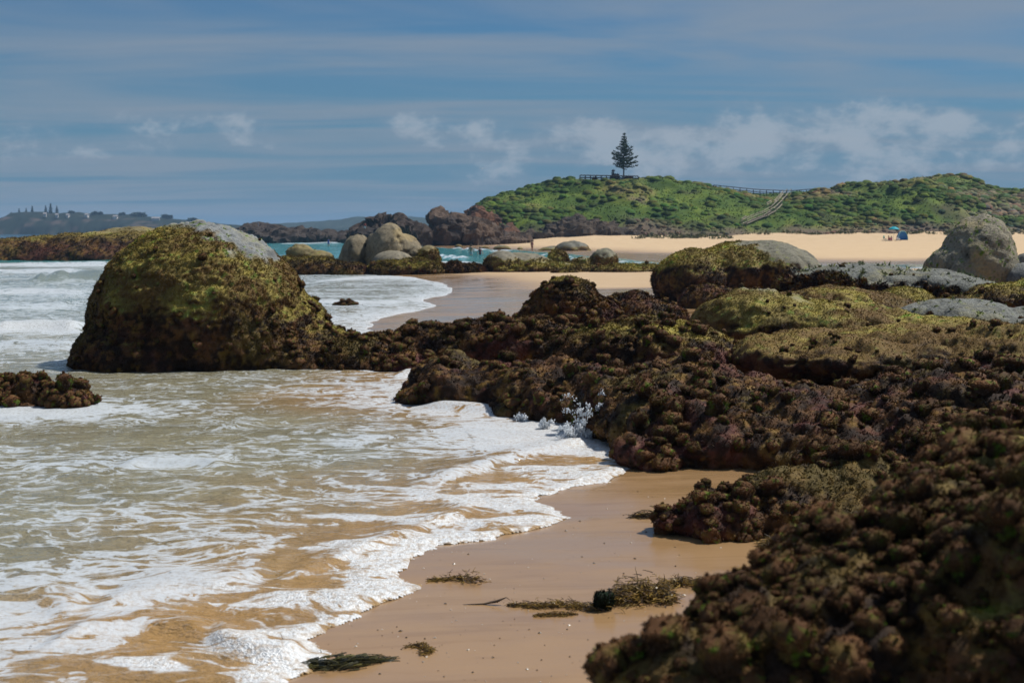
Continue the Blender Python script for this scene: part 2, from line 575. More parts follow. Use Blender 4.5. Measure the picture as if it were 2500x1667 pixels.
def water_fields(xy):
    sn, sf = shore_sd(xy)
    sd = np.maximum(sn, sf)
    dist = -sd
    n = len(xy)
    p3 = np.column_stack([xy, np.zeros(n)])
    y = xy[:, 1]
    d = np.clip(dist, 0, 1e9)
    shal = 1 - np.exp(-d / 2.5)
    z = 0.012 + 0.03 * (1 - np.exp(-d / 0.25))
    chop = 0.034 * fbm(p3 * [0.55, 1.2, 1], 3) + 0.046 * fbm(p3 * [1.5, 3.0, 1], 3)
    swell = 0.16 * fbm(p3 * [0.12, 0.42, 1], 3)
    z = z + chop * (0.35 + 0.65 * shal) + swell * sstep(d, 4, 18) * (1 + 1.4 * sstep(y, 60, 250))
    foam = 0.50 + 0.24 * fbm(p3 * [0.22, 0.5, 1], 3)
    froth = np.zeros(n)
    foam = np.where(y > 28, foam + 0.10 - 0.14 * sstep(y, 75, 100), foam)
    foam = foam - 0.04 * sstep(y, 25, 35) * (1 - sstep(y, 75, 100)) * (xy[:, 0] > -9)
    foam = np.where((sf > -90) & (y > 100), foam - 0.16, foam)
    foam = np.where(y > 280, foam - 0.25, foam)
    nearfront = np.exp(-d / 0.9) * (0.75 + 0.5 * fbm(p3 * 1.1, 3))
    foam = foam + 0.42 * nearfront
    froth = np.clip(1.25 * nearfront, 0, 1) * (y < 90)
    rn = fbm(p3 * [0.9, 0.9, 1] * (12 / np.clip(y, 12, 200))[:, None], 3)
    for a, b, c, h, wd, fo in RIDGES:
        A, B, C = (G(*p)[:2] for p in (a, b, c))
        t = (xy[:, 0] - A[0]) / (C[0] - A[0])
        yy = A[1] * (1 - t) * (1 - 2 * t) + B[1] * 4 * t * (1 - t) + C[1] * t * (2 * t - 1)
        end = sstep(t, -0.02, 0.2) * (1 - sstep(t, 0.8, 1.02))
        off = (y - yy) / wd + 0.9 * rn
        prof = np.exp(-np.where(off < 0, off * 1.9, off * 0.75) ** 2)
        z = z + h * end * prof * (0.8 + 0.5 * rn)
        cr = np.exp(-((off + 0.3) / 0.75) ** 2) * end
        foam = np.maximum(foam, foam * (1 - cr) + cr * (fo + 0.35)) if fo > 0.3 else foam * (1 - 0.5 * cr)
        froth = np.maximum(froth, cr * fo * 0.9 * (fo > 0.5))
    # white wash round the feet of the rocks in the surf
    for (a, b, rr, am) in ((1450, 1085, 0.9, 0.8), (1380, 1060, 0.7, 0.4), (1250, 1020, 0.8, 0.15), (1000, 1000, 0.6, 0.15), (960, 905, 0.8, 0.3), (130, 1010, 0.9, 0.3), (30, 1010, 0.9, 0.3), (240, 1440, 1.2, 0.1)):
        g = G(a, b)
        k = np.exp(-(((xy[:, 0] - g[0]) / 1.6) ** 2 + (y - g[1]) ** 2) / rr ** 2)
        foam += am * k
        froth = np.maximum(froth, am * k)
    # colour of the water itself: sandy in the shallows, green then blue outside
    sandy = np.array([0.36, 0.215, 0.08])
    olive = np.array([0.26, 0.235, 0.15])
    grey = np.array([0.23, 0.265, 0.22])
    turq = np.array([0.03, 0.24, 0.24])
    deep = np.array([0.01, 0.085, 0.14])
    m1 = sstep(d + 1.0 * fbm(p3 * 0.4, 2), 0.4, 3.6)[:, None]
    c = sandy * (1 - m1) + olive * m1
    m2 = sstep(y + 4 * fbm(p3 * 0.15, 2), 20, 55)[:, None]
    c = c * (1 - m2) + grey * m2
    bay = ((xy[:, 0] > -9) & (y > 30) & (y < 82))[:, None]
    c = np.where(bay, c * 0.75 + 0.25 * np.array([0.33, 0.26, 0.16]), c)
    m3 = sstep(y + 10 * fbm(p3 * 0.05, 2), 92, 125)[:, None]
    c = c * (1 - m3) + turq * m3
    m4 = sstep(y, 330, 600)[:, None]
    c = c * (1 - m4) + deep * m4
    c = c * (1 + 0.25 * fbm(p3 * [0.5, 1.1, 1], 3))[:, None]
    return sd, z, np.clip(foam, 0, 1.4), np.clip(froth, 0, 1), np.clip(c, 0, 1)


ys = np.concatenate([np.linspace(-5, 6.4, 24), 8680 / (np.linspace(1900, 605, 560) - HOR), np.geomspace(224, 7000, 90)])
ys = np.unique(ys)
xy, q = fan(ys, 470, 0.66)
sd, z, foam, froth, wcol = water_fields(xy)
z = np.where(sd > 0, -0.02 - np.minimum(sd * 0.2, 1.0), z)
z = z - 0.03 * np.exp(-(np.clip(-sd, 0, 99) / 1.0) ** 4) * (xy[:, 1] < 18) * (xy[:, 0] < 2.5)
keep = (sd[q] < 1.5).any(1)
q = q[keep]
used = np.zeros(len(xy), bool)
used[q.ravel()] = True
remap = np.cumsum(used) - 1
sea = link('sea', mesh('sea', np.column_stack([xy, z])[used], remap[q], M_WATER, col=wcol[used], attrs={'foam': foam[used], 'froth': froth[used]}))
tag(sea, 'foam streaked sea water washing in over the sand', kind='structure')

# froth along the nearest swash edge, fine enough to show its bubbles
gx = np.arange(-3.6, 2.2, 0.0155)
gy = np.arange(6.6, 17.5, 0.021)
X, Y = np.meshgrid(gx, gy)
xy = np.column_stack([X.ravel(), Y.ravel()])
sd0 = shore_sd(xy)[0]
p3 = np.column_stack([xy, np.zeros(len(xy))])
idx = np.arange(len(xy)).reshape(X.shape)
q = np.stack([idx[:-1, :-1], idx[:-1, 1:], idx[1:, 1:], idx[1:, :-1]], -1).reshape(-1, 4)
sde = sd0 + 0.0
near = (sd0 > -1.7) & (sd0 < 0.35)
jit = np.zeros(len(xy))
jit[near] = 0.10 * fbm(p3[near] * 1.7, 3) + 0.05 * fbm(p3[near] * 7, 3)
sde = sd0 - 0.02 + jit
q = q[((sde[q] < 0.012) & (sd0[q] > -1.65)).all(1)]
used = np.zeros(len(xy), bool)
used[q.ravel()] = True
remap = np.cumsum(used) - 1
q = remap[q]
xy, sde, p3 = xy[used], sde[used], p3[used]
_, zz, foam0, froth, wcol = water_fields(xy)
d = np.clip(-sde, 0, 9)
sandh = np.maximum(sand_z(xy), 0.0)
edge = 1 - np.exp(-d / 0.05)
bub = cells(p3 * 16) * 0.5 + cells(p3 * 34 + 3) * 0.28
lump = 0.5 + 0.5 * fbm(p3 * 3.2, 3)
patch = sstep(fbm(p3 * [0.8, 1.6, 1] + 5, 3) + 0.75 * np.exp(-d / 0.55), 0.05, 0.5)
h = edge * (0.010 + (0.024 + 0.04 * np.exp(-d / 0.5)) * lump ** 1.5 * patch + 0.016 * patch * (0.6 - bub))
zt = np.maximum(sandh, zz - 0.02) + h
foam = np.clip(0.36 + 0.62 * patch * edge * (0.72 + 0.8 * fbm(p3 * 2.6 + 30, 3)) + 0.3 * np.exp(-d / 0.08), 0, 1.4)
foam = np.maximum(foam, foam0 - 0.16 - 0.14 * (1 - patch))
wbl = sstep(d, 0.9, 1.6)
foam = foam * (1 - wbl) + foam0 * wbl
frs = np.clip(np.maximum(patch * 1.1, froth), 0, 1) * (1 - wbl) + froth * wbl
zt = zt * (1 - wbl) + (zz + 0.004) * wbl
patch = patch * (1 - sstep(d, 0.9, 1.6))
wcol = wcol * (1 - 0.3 * patch[:, None]) + 0.3 * patch[:, None] * np.array([0.42, 0.30, 0.16])
fr = link('sea_foam', mesh('sea_foam', np.column_stack([xy, zt]), q, M_WATER, col=wcol, attrs={'foam': foam, 'froth': frs}))
tag(fr, 'white bubbling froth along the edge of the nearest wave', 'foam', kind='stuff')


# ------------------------------------------------------------------ rocks
def ell_world(e):
    px, py, rx, ry, d = e[:5]
    rd = e[5] if len(e) > 5 and e[5] else rx * d / F
    rot = e[6] if len(e) > 6 else 0.0
    c = P(px, py, d)
    return c, (rx * d / F, rd, ry * d / F), rot


def remesh(ells, vs, smooth_it=6, sub=4):
    bm = bmesh.new()
    for e in ells:
        c, s, rot = ell_world(e)
        m = Matrix.Translation(Vector(c)) @ Matrix.Rotation(math.radians(rot), 4, 'Y') @ Matrix.Diagonal((s[0], s[1], s[2], 1))
        bmesh.ops.create_icosphere(bm, subdivisions=sub, radius=1.0, matrix=m)
    me = bpy.data.meshes.new('tmp')
    bm.to_mesh(me)
    bm.free()
    o = link('tmp', me)
    md = o.modifiers.new('r', 'REMESH')
    md.mode = 'VOXEL'
    md.voxel_size = vs
    sm = o.modifiers.new('s', 'SMOOTH')
    sm.factor = 0.5
    sm.iterations = smooth_it
    dg = bpy.context.evaluated_depsgraph_get()
    ev = o.evaluated_get(dg)
    em = ev.to_mesh()
    V = np.empty(len(em.vertices) * 3, np.float32)
    em.vertices.foreach_get('co', V)
    Q = np.empty(len(em.loops), np.int32)
    em.loops.foreach_get('vertex_index', Q)
    V = V.reshape(-1, 3)
    Q = Q.reshape(-1, 4)
    ev.to_mesh_clear()
    bpy.data.objects.remove(o)
    bpy.data.meshes.remove(me)
    return V, Q


def vnormals(V, Q):
    a = V[Q[:, 2]] - V[Q[:, 0]]
    b = V[Q[:, 3]] - V[Q[:, 1]]
    fn = np.cross(a, b)
    N = np.zeros_like(V)
    qr = Q.T.ravel()
    for k in range(3):
        N[:, k] = np.bincount(qr, np.tile(fn[:, k], 4), len(V))
    N /= np.linalg.norm(N, axis=1)[:, None] + 1e-12
    return N


C_DARK = np.array([0.032, 0.017, 0.010])
C_BROWN = np.array([0.135, 0.066, 0.024])
C_MAROON = np.array([0.125, 0.042, 0.034])
C_OCHRE = np.array([0.27, 0.155, 0.030])
C_OLIVE = np.array([0.19, 0.142, 0.038])
C_YGREEN = np.array([0.35, 0.285, 0.062])
C_GREEN = np.array([0.13, 0.24, 0.02])
C_GREY = np.array([0.19, 0.20, 0.19])
C_TAN = np.array([0.24, 0.21, 0.15])
C_STRAW = np.array([0.34, 0.28, 0.14])
C_PINK = np.array([0.24, 0.12, 0.10])


def lerp(a, b, t):
    return a * (1 - t[:, None]) + b * t[:, None]


def growth(Pw, N, st):
    """colour of the growth and stone at world points: low weed, turf above it, bare stone on top"""
    s = st.get('scale', 1.0)
    q3 = Pw / s
    n1 = fbm(q3 * 0.9 + 3, 3)
    n2 = fbm(q3 * 3.1 + 9, 3)
    n3 = fbm(q3 * 9.0 + 1, 3)
    n4 = fbm(q3 * 4.2 + 40, 3)
    h = Pw[:, 2] + st.get('jag', 0.35) * (n1 + 0.7 * n2)
    low = lerp(np.tile(C_DARK, (len(Pw), 1)), C_BROWN * 1.25, sstep(n2 + 0.6 * n3, -0.12, 0.30))
    low = lerp(low, C_MAROON, 0.75 * sstep(n1 + 0.6 * n3, 0.08, 0.4) * st.get('maroon', 1.0))
    low = lerp(low, C_OCHRE, 0.75 * sstep(n4 + 0.4 * n3, 0.14, 0.45))
    low = lerp(low, C_OLIVE, 0.6 * sstep(-n1 + 0.5 * n3, 0.10, 0.4))
    low = low * 0.78
    low = lerp(low, C_PINK, 0.6 * sstep(n3 + 0.6 * n1, 0.42, 0.62) * st.get('pink', 0.4))
    mid = lerp(np.tile(C_OLIVE, (len(Pw), 1)), C_YGREEN, 0.9 * sstep(0.7 * n2 + 0.9 * n1 + 0.2 * n3 + 0.5 * (N[:, 2] - 0.75), -0.15, 0.45))
    mid = lerp(mid, C_BROWN * 0.9, 0.7 * sstep(0.6 * n4 - 0.8 * n1 + st.get('browner', 0.0) - 0.7 * (N[:, 2] - 0.75), 0.0, 0.45))
    mid = lerp(mid, C_STRAW, 0.5 * sstep(n3 + 0.5 * n1, 0.15, 0.6) * st.get('straw', 1.0))
    mid = lerp(mid, C_GREEN, sstep(n1 * 0.35 + n3 * 0.7 + n4 * 0.4, 0.16, 0.36) * st.get('green', 0.7))
    stone = np.array(st.get('stone', C_GREY)) * 0.62
    streak = fbm(q3 * [2.6, 2.6, 0.5] + 70, 3)
    n5 = fbm(q3 * 22.0 + 11, 2)
    bare = stone * (1 + 0.30 * n2 + 0.30 * n3 - 0.5 * sstep(n5 + 0.5 * n3, 0.2, 0.4) - 0.45 * sstep(streak + 0.3 * n1, 0.05, 0.45))[:, None]
    bare = lerp(bare, stone * [1.25, 1.15, 0.85], 0.8 * sstep(n1 + 0.4 * n3, 0.05, 0.4))
    zm, zb = st.get('zm', 0.8), st.get('zb', 99)
    slope = st.get('slope', 0.5) * (N[:, 2] - 0.4)
    wm = sstep(h + slope, zm - 0.25 * s, zm + 0.25 * s)
    col = lerp(low, mid, wm)
    bias = st.get('bx', 0.0) * (Pw[:, 0] - st.get('bx0', 0.0))
    wb = sstep(h + bias + st.get('bslope', 0.3) * (N[:, 2] - 0.4), zb - 0.10 * s, zb + 0.10 * s)
    spots = sstep(n3 + 0.6 * n2, 0.30, 0.42) * st.get('spots', 0.0)
    wb = wb * (1 - spots)
    col = np.where((spots > 0.3)[:, None] & (wb < 0.9)[:, None] & (h > zb - 0.2)[:, None], lerp(col, C_GREEN * 0.9 + 0.1 * C_OLIVE, spots), col)
    col = lerp(col, bare, wb)
    return np.clip(col, 0.004, 0.9), wb


def surf_points(V, Q, N, n, pred=None, seed=0):
    rng = np.random.default_rng(seed)
    a, b, c, d = (V[Q[:, k]] for k in range(4))
    cen = (a + b + c + d) / 4
    area = 0.5 * np.linalg.norm(np.cross(c - a, d - b), axis=1)
    fn = N[Q].mean(1)
    toc = np.array([0, 0, CAM_Z]) - cen
    toc /= np.linalg.norm(toc, axis=1)[:, None]
    facing = (fn * toc).sum(1)
    wgt = area * sstep(facing, -0.25, 0.15)
    if pred is not None:
        wgt = wgt * pred(cen, fn)
    tot = wgt.sum()
    if tot <= 0:
        return np.zeros((0, 3)), np.zeros((0, 3))
    k = rng.choice(len(Q), size=n, p=wgt / tot)
    u, v = rng.random((2, n, 1))
    pts = (a[k] * (1 - u) + b[k] * u) * (1 - v) + (d[k] * (1 - u) + c[k] * u) * v
    return pts, fn[k]


def blades(pts, nrm, cols, size, per=3, seed=0, droop=0.25, wid=0.35):
    """small upright algae blades, each one thin triangle"""
    rng = np.random.default_rng(seed)
    n = len(pts) * per
    p = np.repeat(pts, per, 0) + rng.normal(size=(n, 3)) * size * 0.35
    nn = np.repeat(nrm, per, 0) + rng.normal(size=(n, 3)) * 0.55
    nn[:, 2] -= droop
    nn /= np.linalg.norm(nn, axis=1)[:, None]
    L = size * (0.5 + rng.random(n))
    side = np.cross(nn, rng.normal(size=(n, 3)))
    side /= np.linalg.norm(side, axis=1)[:, None] + 1e-9
    b0 = p - np.repeat(nrm, per, 0) * size * 0.25
    wv = side * (L * wid)[:, None]
    V = np.stack([b0 - wv, b0 + wv, b0 + nn * (L * 1.25)[:, None]], 1).reshape(-1, 3)
    Fc = np.arange(n * 3).reshape(n, 3)
    c = np.repeat(cols, per, 0) * (0.78 + 0.44 * rng.random((n, 1)))
    c = np.repeat(c, 3, 0)
    return V, Fc, c


def squirt_mesh(seed, fuzz=900, nu=22, nv=13):
    """a barrel-shaped sea squirt with two blunt siphons, furred with fine weed; unit radius, base at z = 0"""
    rng = np.random.default_rng(100 + seed)
    U = np.linspace(0, 2 * math.pi, nu, endpoint=False)
    T = np.linspace(0.0, 1.0, nv)
    tall = rng.uniform(1.1, 2.2)
    s1, s2 = rng.uniform(0, 6.28), rng.uniform(0.25, 0.45)
    V = []
    for t in T:
        rad = (0.86 + 0.22 * math.sin(t * 2.2)) * max(0.0, 1 - max(0, (t - 0.72) / 0.28) ** 2.2) ** 0.6
        for u in U:
            V.append((rad * math.cos(u), rad * math.sin(u), tall * min(t, 0.80 + (t - 0.8) * 0.55)))
    V = np.array(V)
    for k, sg in enumerate((1, -1)):
        cx, cy = sg * s2 * math.cos(s1), sg * s2 * math.sin(s1)
        dd = np.exp(-((V[:, 0] - cx) ** 2 + (V[:, 1] - cy) ** 2) / 0.06) * (V[:, 2] > tall * 0.7)
        V[:, 2] += dd * rng.uniform(0.22, 0.42)
    cen = np.array([0, 0, tall * 0.45])
    D = V - cen
    D /= np.linalg.norm(D, axis=1)[:, None] + 1e-9
    V = V * [rng.uniform(0.75, 1.1), rng.uniform(0.75, 1.1), 1]
    V = V + D * (0.50 * fbm(V * 1.1 + seed * 7, 2) + 0.24 * fbm(V * 3.6 + seed * 3, 2))[:, None]
    idx = np.arange(nu * nv).reshape(nv, nu)
    nx = np.roll(idx, -1, axis=1)
    Q = np.stack([idx[:-1], nx[:-1], nx[1:], idx[1:]], -1).reshape(-1, 4)
    N = vnormals(V.astype(np.float32), Q)
    tone = 0.5 + 0.5 * fbm(V * 1.6 + seed, 3)
    base = lerp(np.tile(C_BROWN * 0.6, (len(V), 1)), np.array([0.17, 0.078, 0.034]), np.clip(tone, 0, 1))
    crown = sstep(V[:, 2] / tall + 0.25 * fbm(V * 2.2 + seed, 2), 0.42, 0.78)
    base = np.array([0.040, 0.022, 0.013]) * (1 - crown[:, None]) + base * 0.78 * crown[:, None]  # weedy tops painted as if sunlit, sides painted dark as if in shade
    base = lerp(base, C_OLIVE * 0.75, 0.6 * sstep(fbm(V * 0.9 + seed * 11, 2), 0.08, 0.4))
    base = lerp(base, C_GREEN * 0.7, 0.8 * sstep(fbm(V * 1.7 + seed * 5, 2), 0.28, 0.45))
    T1 = np.concatenate([Q[:, [0, 1, 2]], Q[:, [0, 2, 3]]])
    k = rng.integers(0, len(V), fuzz)
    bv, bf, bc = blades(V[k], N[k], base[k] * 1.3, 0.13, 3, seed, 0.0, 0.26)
    Va = np.concatenate([V, bv])
    Fa = np.concatenate([T1, bf + len(V)])
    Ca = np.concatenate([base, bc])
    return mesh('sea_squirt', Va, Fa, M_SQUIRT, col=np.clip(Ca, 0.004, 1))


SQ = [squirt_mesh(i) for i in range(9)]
SQ_LOW = []
for i in range(4):
    bm = bmesh.new()
    bmesh.ops.create_icosphere(bm, subdivisions=2, radius=1.0)
    V = np.array([v.co[:] for v in bm.verts])
    Tt = np.array([[v.index for v in f.verts] for f in bm.faces])
    bm.free()
    V = V * (1 + 0.75 * fbm(V * 1.5 + i * 9, 3))[:, None] * [1, 1, 1.1] + [0, 0, 0.3]
    SQ_LOW.append((V, Tt))


def orient(nrm, rng):
    up = Vector((nrm[0] * 0.75, nrm[1] * 0.75, nrm[2] * 0.75 + 0.55)).normalized()
    return up.to_track_quat('Z', 'Y') @ Matrix.Rotation(rng.uniform(0, 6.28), 3, 'Z').to_quaternion()


ROCKS = {}


def rock(name, label, ells, vs, style, disp=0.06, dfreq=2.2, tufts=0, tsize=0.03, squirts=0, sqr=(0.045, 0.08), rest=0, mat=None,
         lumpy=0.0, group=None, spred=None, crag=0.0, cat='rock', smooth_it=6, seed=None):
    seed = len(ROCKS) * 13 + 1 if seed is None else seed
    V, Q = remesh(ells, vs * 1.24, smooth_it)
    N = vnormals(V, Q)
    sc = style.get('scale', 1.0)
    d_near = ells[0][4]
    off = seed * 3.7
    dsp = disp * (fbm(V * dfreq / sc + off, 4, 0.55)) * 1.6
    fis = fbm((V + 0.35 * dsp[:, None]) * [0.55, 0.55, 1.1] / sc * style.get('ff', 1.0) + off + 60, 3, 0.5, True)
    dsp -= 0.085 * sc * style.get('fis', 1.0) * sstep(fis, 0.55, 0.85)
    if lumpy:
        dsp += lumpy * (0.55 - cells(V * style.get('lf', 9.0) / sc + off)) + 0.35 * lumpy * fbm(V * 22 / sc, 2)
    if crag:
        w3 = V + 0.5 * crag * np.column_stack([fbm(V * 0.4 + 7, 2), fbm(V * 0.4 + 27, 2), fbm(V * 0.4 + 47, 2)])
        dsp += crag * (fbm(w3 * [0.20, 0.20, 0.42] / sc + off, 5, 0.62, True) - 0.35) + 0.55 * crag * (cells(w3 * [0.35, 0.35, 0.6] + off) - 0.5) + 0.2 * crag * (cells(w3 * [0.9, 0.9, 1.5] + off) - 0.5)
    V = V + N * dsp[:, None]
    keep = (V[Q][:, :, 2] > -0.12).any(1)
    Q = Q[keep]
    used = np.zeros(len(V), bool)
    used[Q.ravel()] = True
    rm = np.cumsum(used) - 1
    V, Q = V[used], rm[Q]
    N = vnormals(V, Q)
    col, wb = growth(V, N, style)
    if 'flat' in style:
        col = np.array(style['flat']) * (1 + 0.35 * fbm(V * 0.5 / sc + off, 4) + 0.3 * fbm(V * 2.2 / sc, 3))[:, None]
        alt = np.array(style.get('flat2', style['flat']))
        col = lerp(col, alt, sstep(fbm(V * 0.18 / sc + 50 + off, 3), -0.05, 0.3))
        col = np.clip(col, 0.004, 1)
    loc = np.array([V[:, 0].mean(), V[:, 1].mean(), 0.0])
    if tufts or squirts:
        o = empty(name, loc)
        body = link('rock_body', mesh('rock_body', V - loc, Q, mat or M_ROCK, col=col), o)
    else:
        o = link(name, mesh(name, V - loc, Q, mat or M_ROCK, col=col * (0.75 if crag else 1.0), smooth=not crag))
        o.location = loc
    tag(o, label, cat, group)
    if tufts:
        pts, nr = surf_points(V, Q, N, int(tufts * 0.82), None, seed)
        c, wbt = growth(pts, nr, style)
        k = (wbt < 0.5) & (pts[:, 2] > 0.0)
        bv, bf, bc = blades(pts[k], nr[k], c[k], tsize * 0.72, 3, seed)
        tf = link('algae_turf', mesh('algae_turf', bv - loc, bf, M_TURF, col=np.clip(bc, 0.003, 1), smooth=False), o)
        tf['kind'] = 'stuff'
    if squirts:
        rng = np.random.default_rng(seed + 5)
        clus = lambda c, n: (sstep(fbm(c * 1.1 / sc + seed, 2), -0.25, 0.2) * 0.9 + 0.1) * (spred(c, n) if spred else 1.0)
        pts, nr = surf_points(V, Q, N, squirts * 9, clus if d_near > 9 else spred, seed + 1)
        acc, accn, accr = [], [], []
        grid = {}
        for p, n_ in zip(pts, nr):
            if p[2] < 0.02:
                continue
            r = sqr[0] * 0.7 + (sqr[1] * 1.1 - sqr[0] * 0.7) * rng.random() ** 1.4
            gk = tuple(np.floor(p / (sqr[1] * 2)).astype(int))
            bad = False
            for dx in (-1, 0, 1):
                for dy in (-1, 0, 1):
                    for dz in (-1, 0, 1):
                        for (pp, rr) in grid.get((gk[0] + dx, gk[1] + dy, gk[2] + dz), ()):
                            if ((p - pp) ** 2).sum() < (0.85 * (r + rr)) ** 2:
                                bad = True
            if bad:
                continue
            grid.setdefault(gk, []).append((p, r))
            acc.append(p)
            accn.append(n_)
            accr.append(r)
            if len(acc) >= squirts:
                break
        order = sorted(range(len(acc)), key=lambda i: -accr[i] / np.linalg.norm(acc[i] - np.array([0, 0, CAM_Z])))
        for i in order[:300]:
            p, n_, r = acc[i], accn[i], accr[i]
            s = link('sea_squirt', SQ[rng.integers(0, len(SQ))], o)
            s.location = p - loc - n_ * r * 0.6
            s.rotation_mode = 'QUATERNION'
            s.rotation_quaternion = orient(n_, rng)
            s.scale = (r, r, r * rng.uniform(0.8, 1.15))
    if rest:
        rng = np.random.default_rng(seed + 9)
        pts, nr = surf_points(V, Q, N, rest, spred, seed + 2)
        Vs, Fs, Cs, off_ = [], [], [], 0
        for p, n_ in zip(pts, nr):
            bv, bt = SQ_LOW[rng.integers(0, 4)]
            r = rng.uniform(sqr[0] * 0.55, sqr[1] * 0.9)
            m = np.array((orient(n_, rng)).to_matrix())
            Vs.append((bv * r) @ m.T + p - loc - n_ * r * 0.4)
            Fs.append(bt + off_)
            off_ += len(bv)
            base = C_BROWN * rng.uniform(0.5, 1.2) if rng.random() < 0.85 else C_OLIVE * 0.7
            Cs.append(np.tile(base, (len(bv), 1)))
        rs = link('small_sea_squirts', mesh('small_sea_squirts', np.concatenate(Vs), np.concatenate(Fs), M_SQUIRT, col=np.concatenate(Cs)), o)
        rs['kind'] = 'stuff'
    ROCKS[name + str(len(ROCKS))] = o
    return o


def in_frame(c, n):
    v = c - np.array([0, 0, CAM_Z])
    dep = v @ _fw
    x = CX + v[:, 0] / dep * F
    y = CY - (v @ _up) / dep * F
    return ((x < 2540) & (y < 1700)).astype(float)


SQUIRTY = dict(zm=1.4, jag=0.4, pink=0.6, green=0.5, maroon=1.0)

# --- the great weedy boulder standing in the wash
rock('boulder', 'huge domed boulder in the wash, weedy brown below and bare grey at its crown',
     [(490, 800, 270, 257, 27, 2.1), (392, 880, 212, 130, 26.6, 1.8), (740, 900, 165, 115, 26.8, 1.5), (560, 850, 260, 200, 27.2, 2.2)], 0.032,
     dict(zm=1.05, zb=2.36, jag=0.45, bx=0.36, bx0=-5.4, fis=0.5, spots=0.9, green=0.6, slope=0.7, straw=1.3, stone=(0.36, 0.38, 0.38), maroon=0.4, bslope=0.1), 0.07, 1.6, 46000, 0.028,
     squirts=110, sqr=(0.04, 0.075), lumpy=0.06, spred=lambda c, n: sstep(c[:, 2], 2.0, 0.9) + 0.04)
rock('low_reef', 'low maroon weedy reef trailing from the foot of the huge domed boulder',
     [(870, 905, 140, 85, 26.2, 1.1), (990, 912, 95, 50, 25.6, 0.8), (930, 890, 90, 80, 27.2, 1.2), (1060, 905, 45, 30, 26, 0.5)], 0.034, dict(SQUIRTY, zm=1.6, maroon=1.6), 0.06, 2.4, 11000, 0.035,
     squirts=80, sqr=(0.055, 0.10), lumpy=0.05)
rock('surf_rock', 'small squirt-crusted rock awash at the left edge of the water',
     [(70, 985, 100, 66, 20.4, 0.55), (165, 985, 62, 50, 20.2, 0.45), (-60, 985, 120, 70, 20.4, 0.7)], 0.024, dict(SQUIRTY, zm=1.2, maroon=1.3, pink=0.5), 0.05, 3, 6000, 0.03,
     squirts=80, sqr=(0.055, 0.11), lumpy=0.04)

# --- the reef on the right, nearest first
rock('squirt_rock', 'near out-of-focus rock densely crusted with brown sea squirts filling the lower corner',
     [(2170, 1660, 560, 330, 5.0, 0.75, 0), (2520, 1450, 420, 320, 5.3, 0.8), (1760, 1710, 290, 215, 4.9, 0.5, 0), (2600, 1290, 400, 240, 5.9, 0.7), (2090, 1540, 320, 260, 5.4, 0.6), (2800, 1750, 700, 600, 4.6, 0.8)], 0.018,
     dict(SQUIRTY, zm=1.75, green=1.0, jag=0.7), 0.06, 4, 24000, 0.016, squirts=300, sqr=(0.026, 0.072), lumpy=0.04, spred=in_frame)
rock('low_rock', 'low dark rock with knobbly sea squirts pointing at the swash, before the nearest rock',
     [(1760, 1290, 130, 100, 11.6, 0.5), (1950, 1270, 190, 130, 11.9, 0.7), (2130, 1240, 190, 140, 12.2, 0.8), (1640, 1285, 60, 50, 11.6, 0.25), (2380, 1200, 240, 150, 12.4, 0.9)], 0.018, dict(SQUIRTY, zm=1.3), 0.05, 3.2, 13000, 0.022,
     squirts=150, sqr=(0.045, 0.085), lumpy=0.04)
rock('reef', 'broad maroon-brown reef crowded with sea squirts where the splash breaks',
     [(1200, 975, 200, 92, 20.7, 1.0), (1110, 950, 140, 82, 21.4, 1.0), (1400, 995, 230, 115, 19.7, 1.4), (1720, 1080, 225, 108, 16.0, 1.3), (1670, 1000, 270, 112, 17.6, 1.9),
      (1980, 1070, 320, 118, 15.9, 1.6), (2000, 1045, 380, 92, 17.6, 1.6), (2350, 1060, 340, 150, 15.8, 2.2), (2520, 1020, 380, 140, 17.5, 2.2), (1005, 975, 45, 38, 20.6, 0.4), (1600, 1110, 95, 55, 15.2, 0.6)], 0.030,
     dict(SQUIRTY, zm=1.6, pink=0.8, maroon=1.1), 0.17, 1.5, 40000, 0.026, squirts=300, sqr=(0.055, 0.115), lumpy=0.06)
rock('rock_shelf', 'wide olive-brown rock shelf with a dark undercut front face',
     [(2060, 868, 260, 62, 20.6, 1.7, 1), (2260, 866, 250, 70, 20.8, 1.8, 3), (2080, 930, 290, 105, 21.8, 1.7), (2450, 900, 230, 110, 20.0, 1.9, 4), (1900, 874, 120, 56, 20.6, 1.3), (2640, 920, 300, 130, 19.6, 2), (2150, 860, 260, 62, 22.0, 1.4)], 0.034,
     dict(zm=1.2, jag=0.5, slope=1.2, green=0.3, pink=0.3, maroon=0.7, straw=0.5, browner=0.75), 0.09, 1.4, 34000, 0.02, squirts=70, sqr=(0.03, 0.055), lumpy=0.045)
rock('hump_rock', 'rounded brown weedy hump left of the undercut shelf',
     [(1590, 880, 205, 105, 21.5, 1.3), (1430, 885, 110, 85, 21.8, 1.0), (1710, 885, 100, 80, 21.2, 0.9)], 0.032, dict(SQUIRTY, zm=1.25, straw=0.6, green=0.4, maroon=1.2), 0.07, 2.0, 16000, 0.03, squirts=90, sqr=(0.05, 0.10), lumpy=0.05)
rock('ridge_rock', 'long low dark ridge rock beside the pale wet sand flat',
     [(1180, 860, 200, 80, 27, 1.1), (1030, 860, 85, 70, 27, 0.8), (1310, 850, 130, 70, 26.5, 1.2)], 0.036, dict(SQUIRTY, zm=1.35, green=0.8), 0.07, 2.0, 13000, 0.036, squirts=90, sqr=(0.06, 0.12), lumpy=0.05)
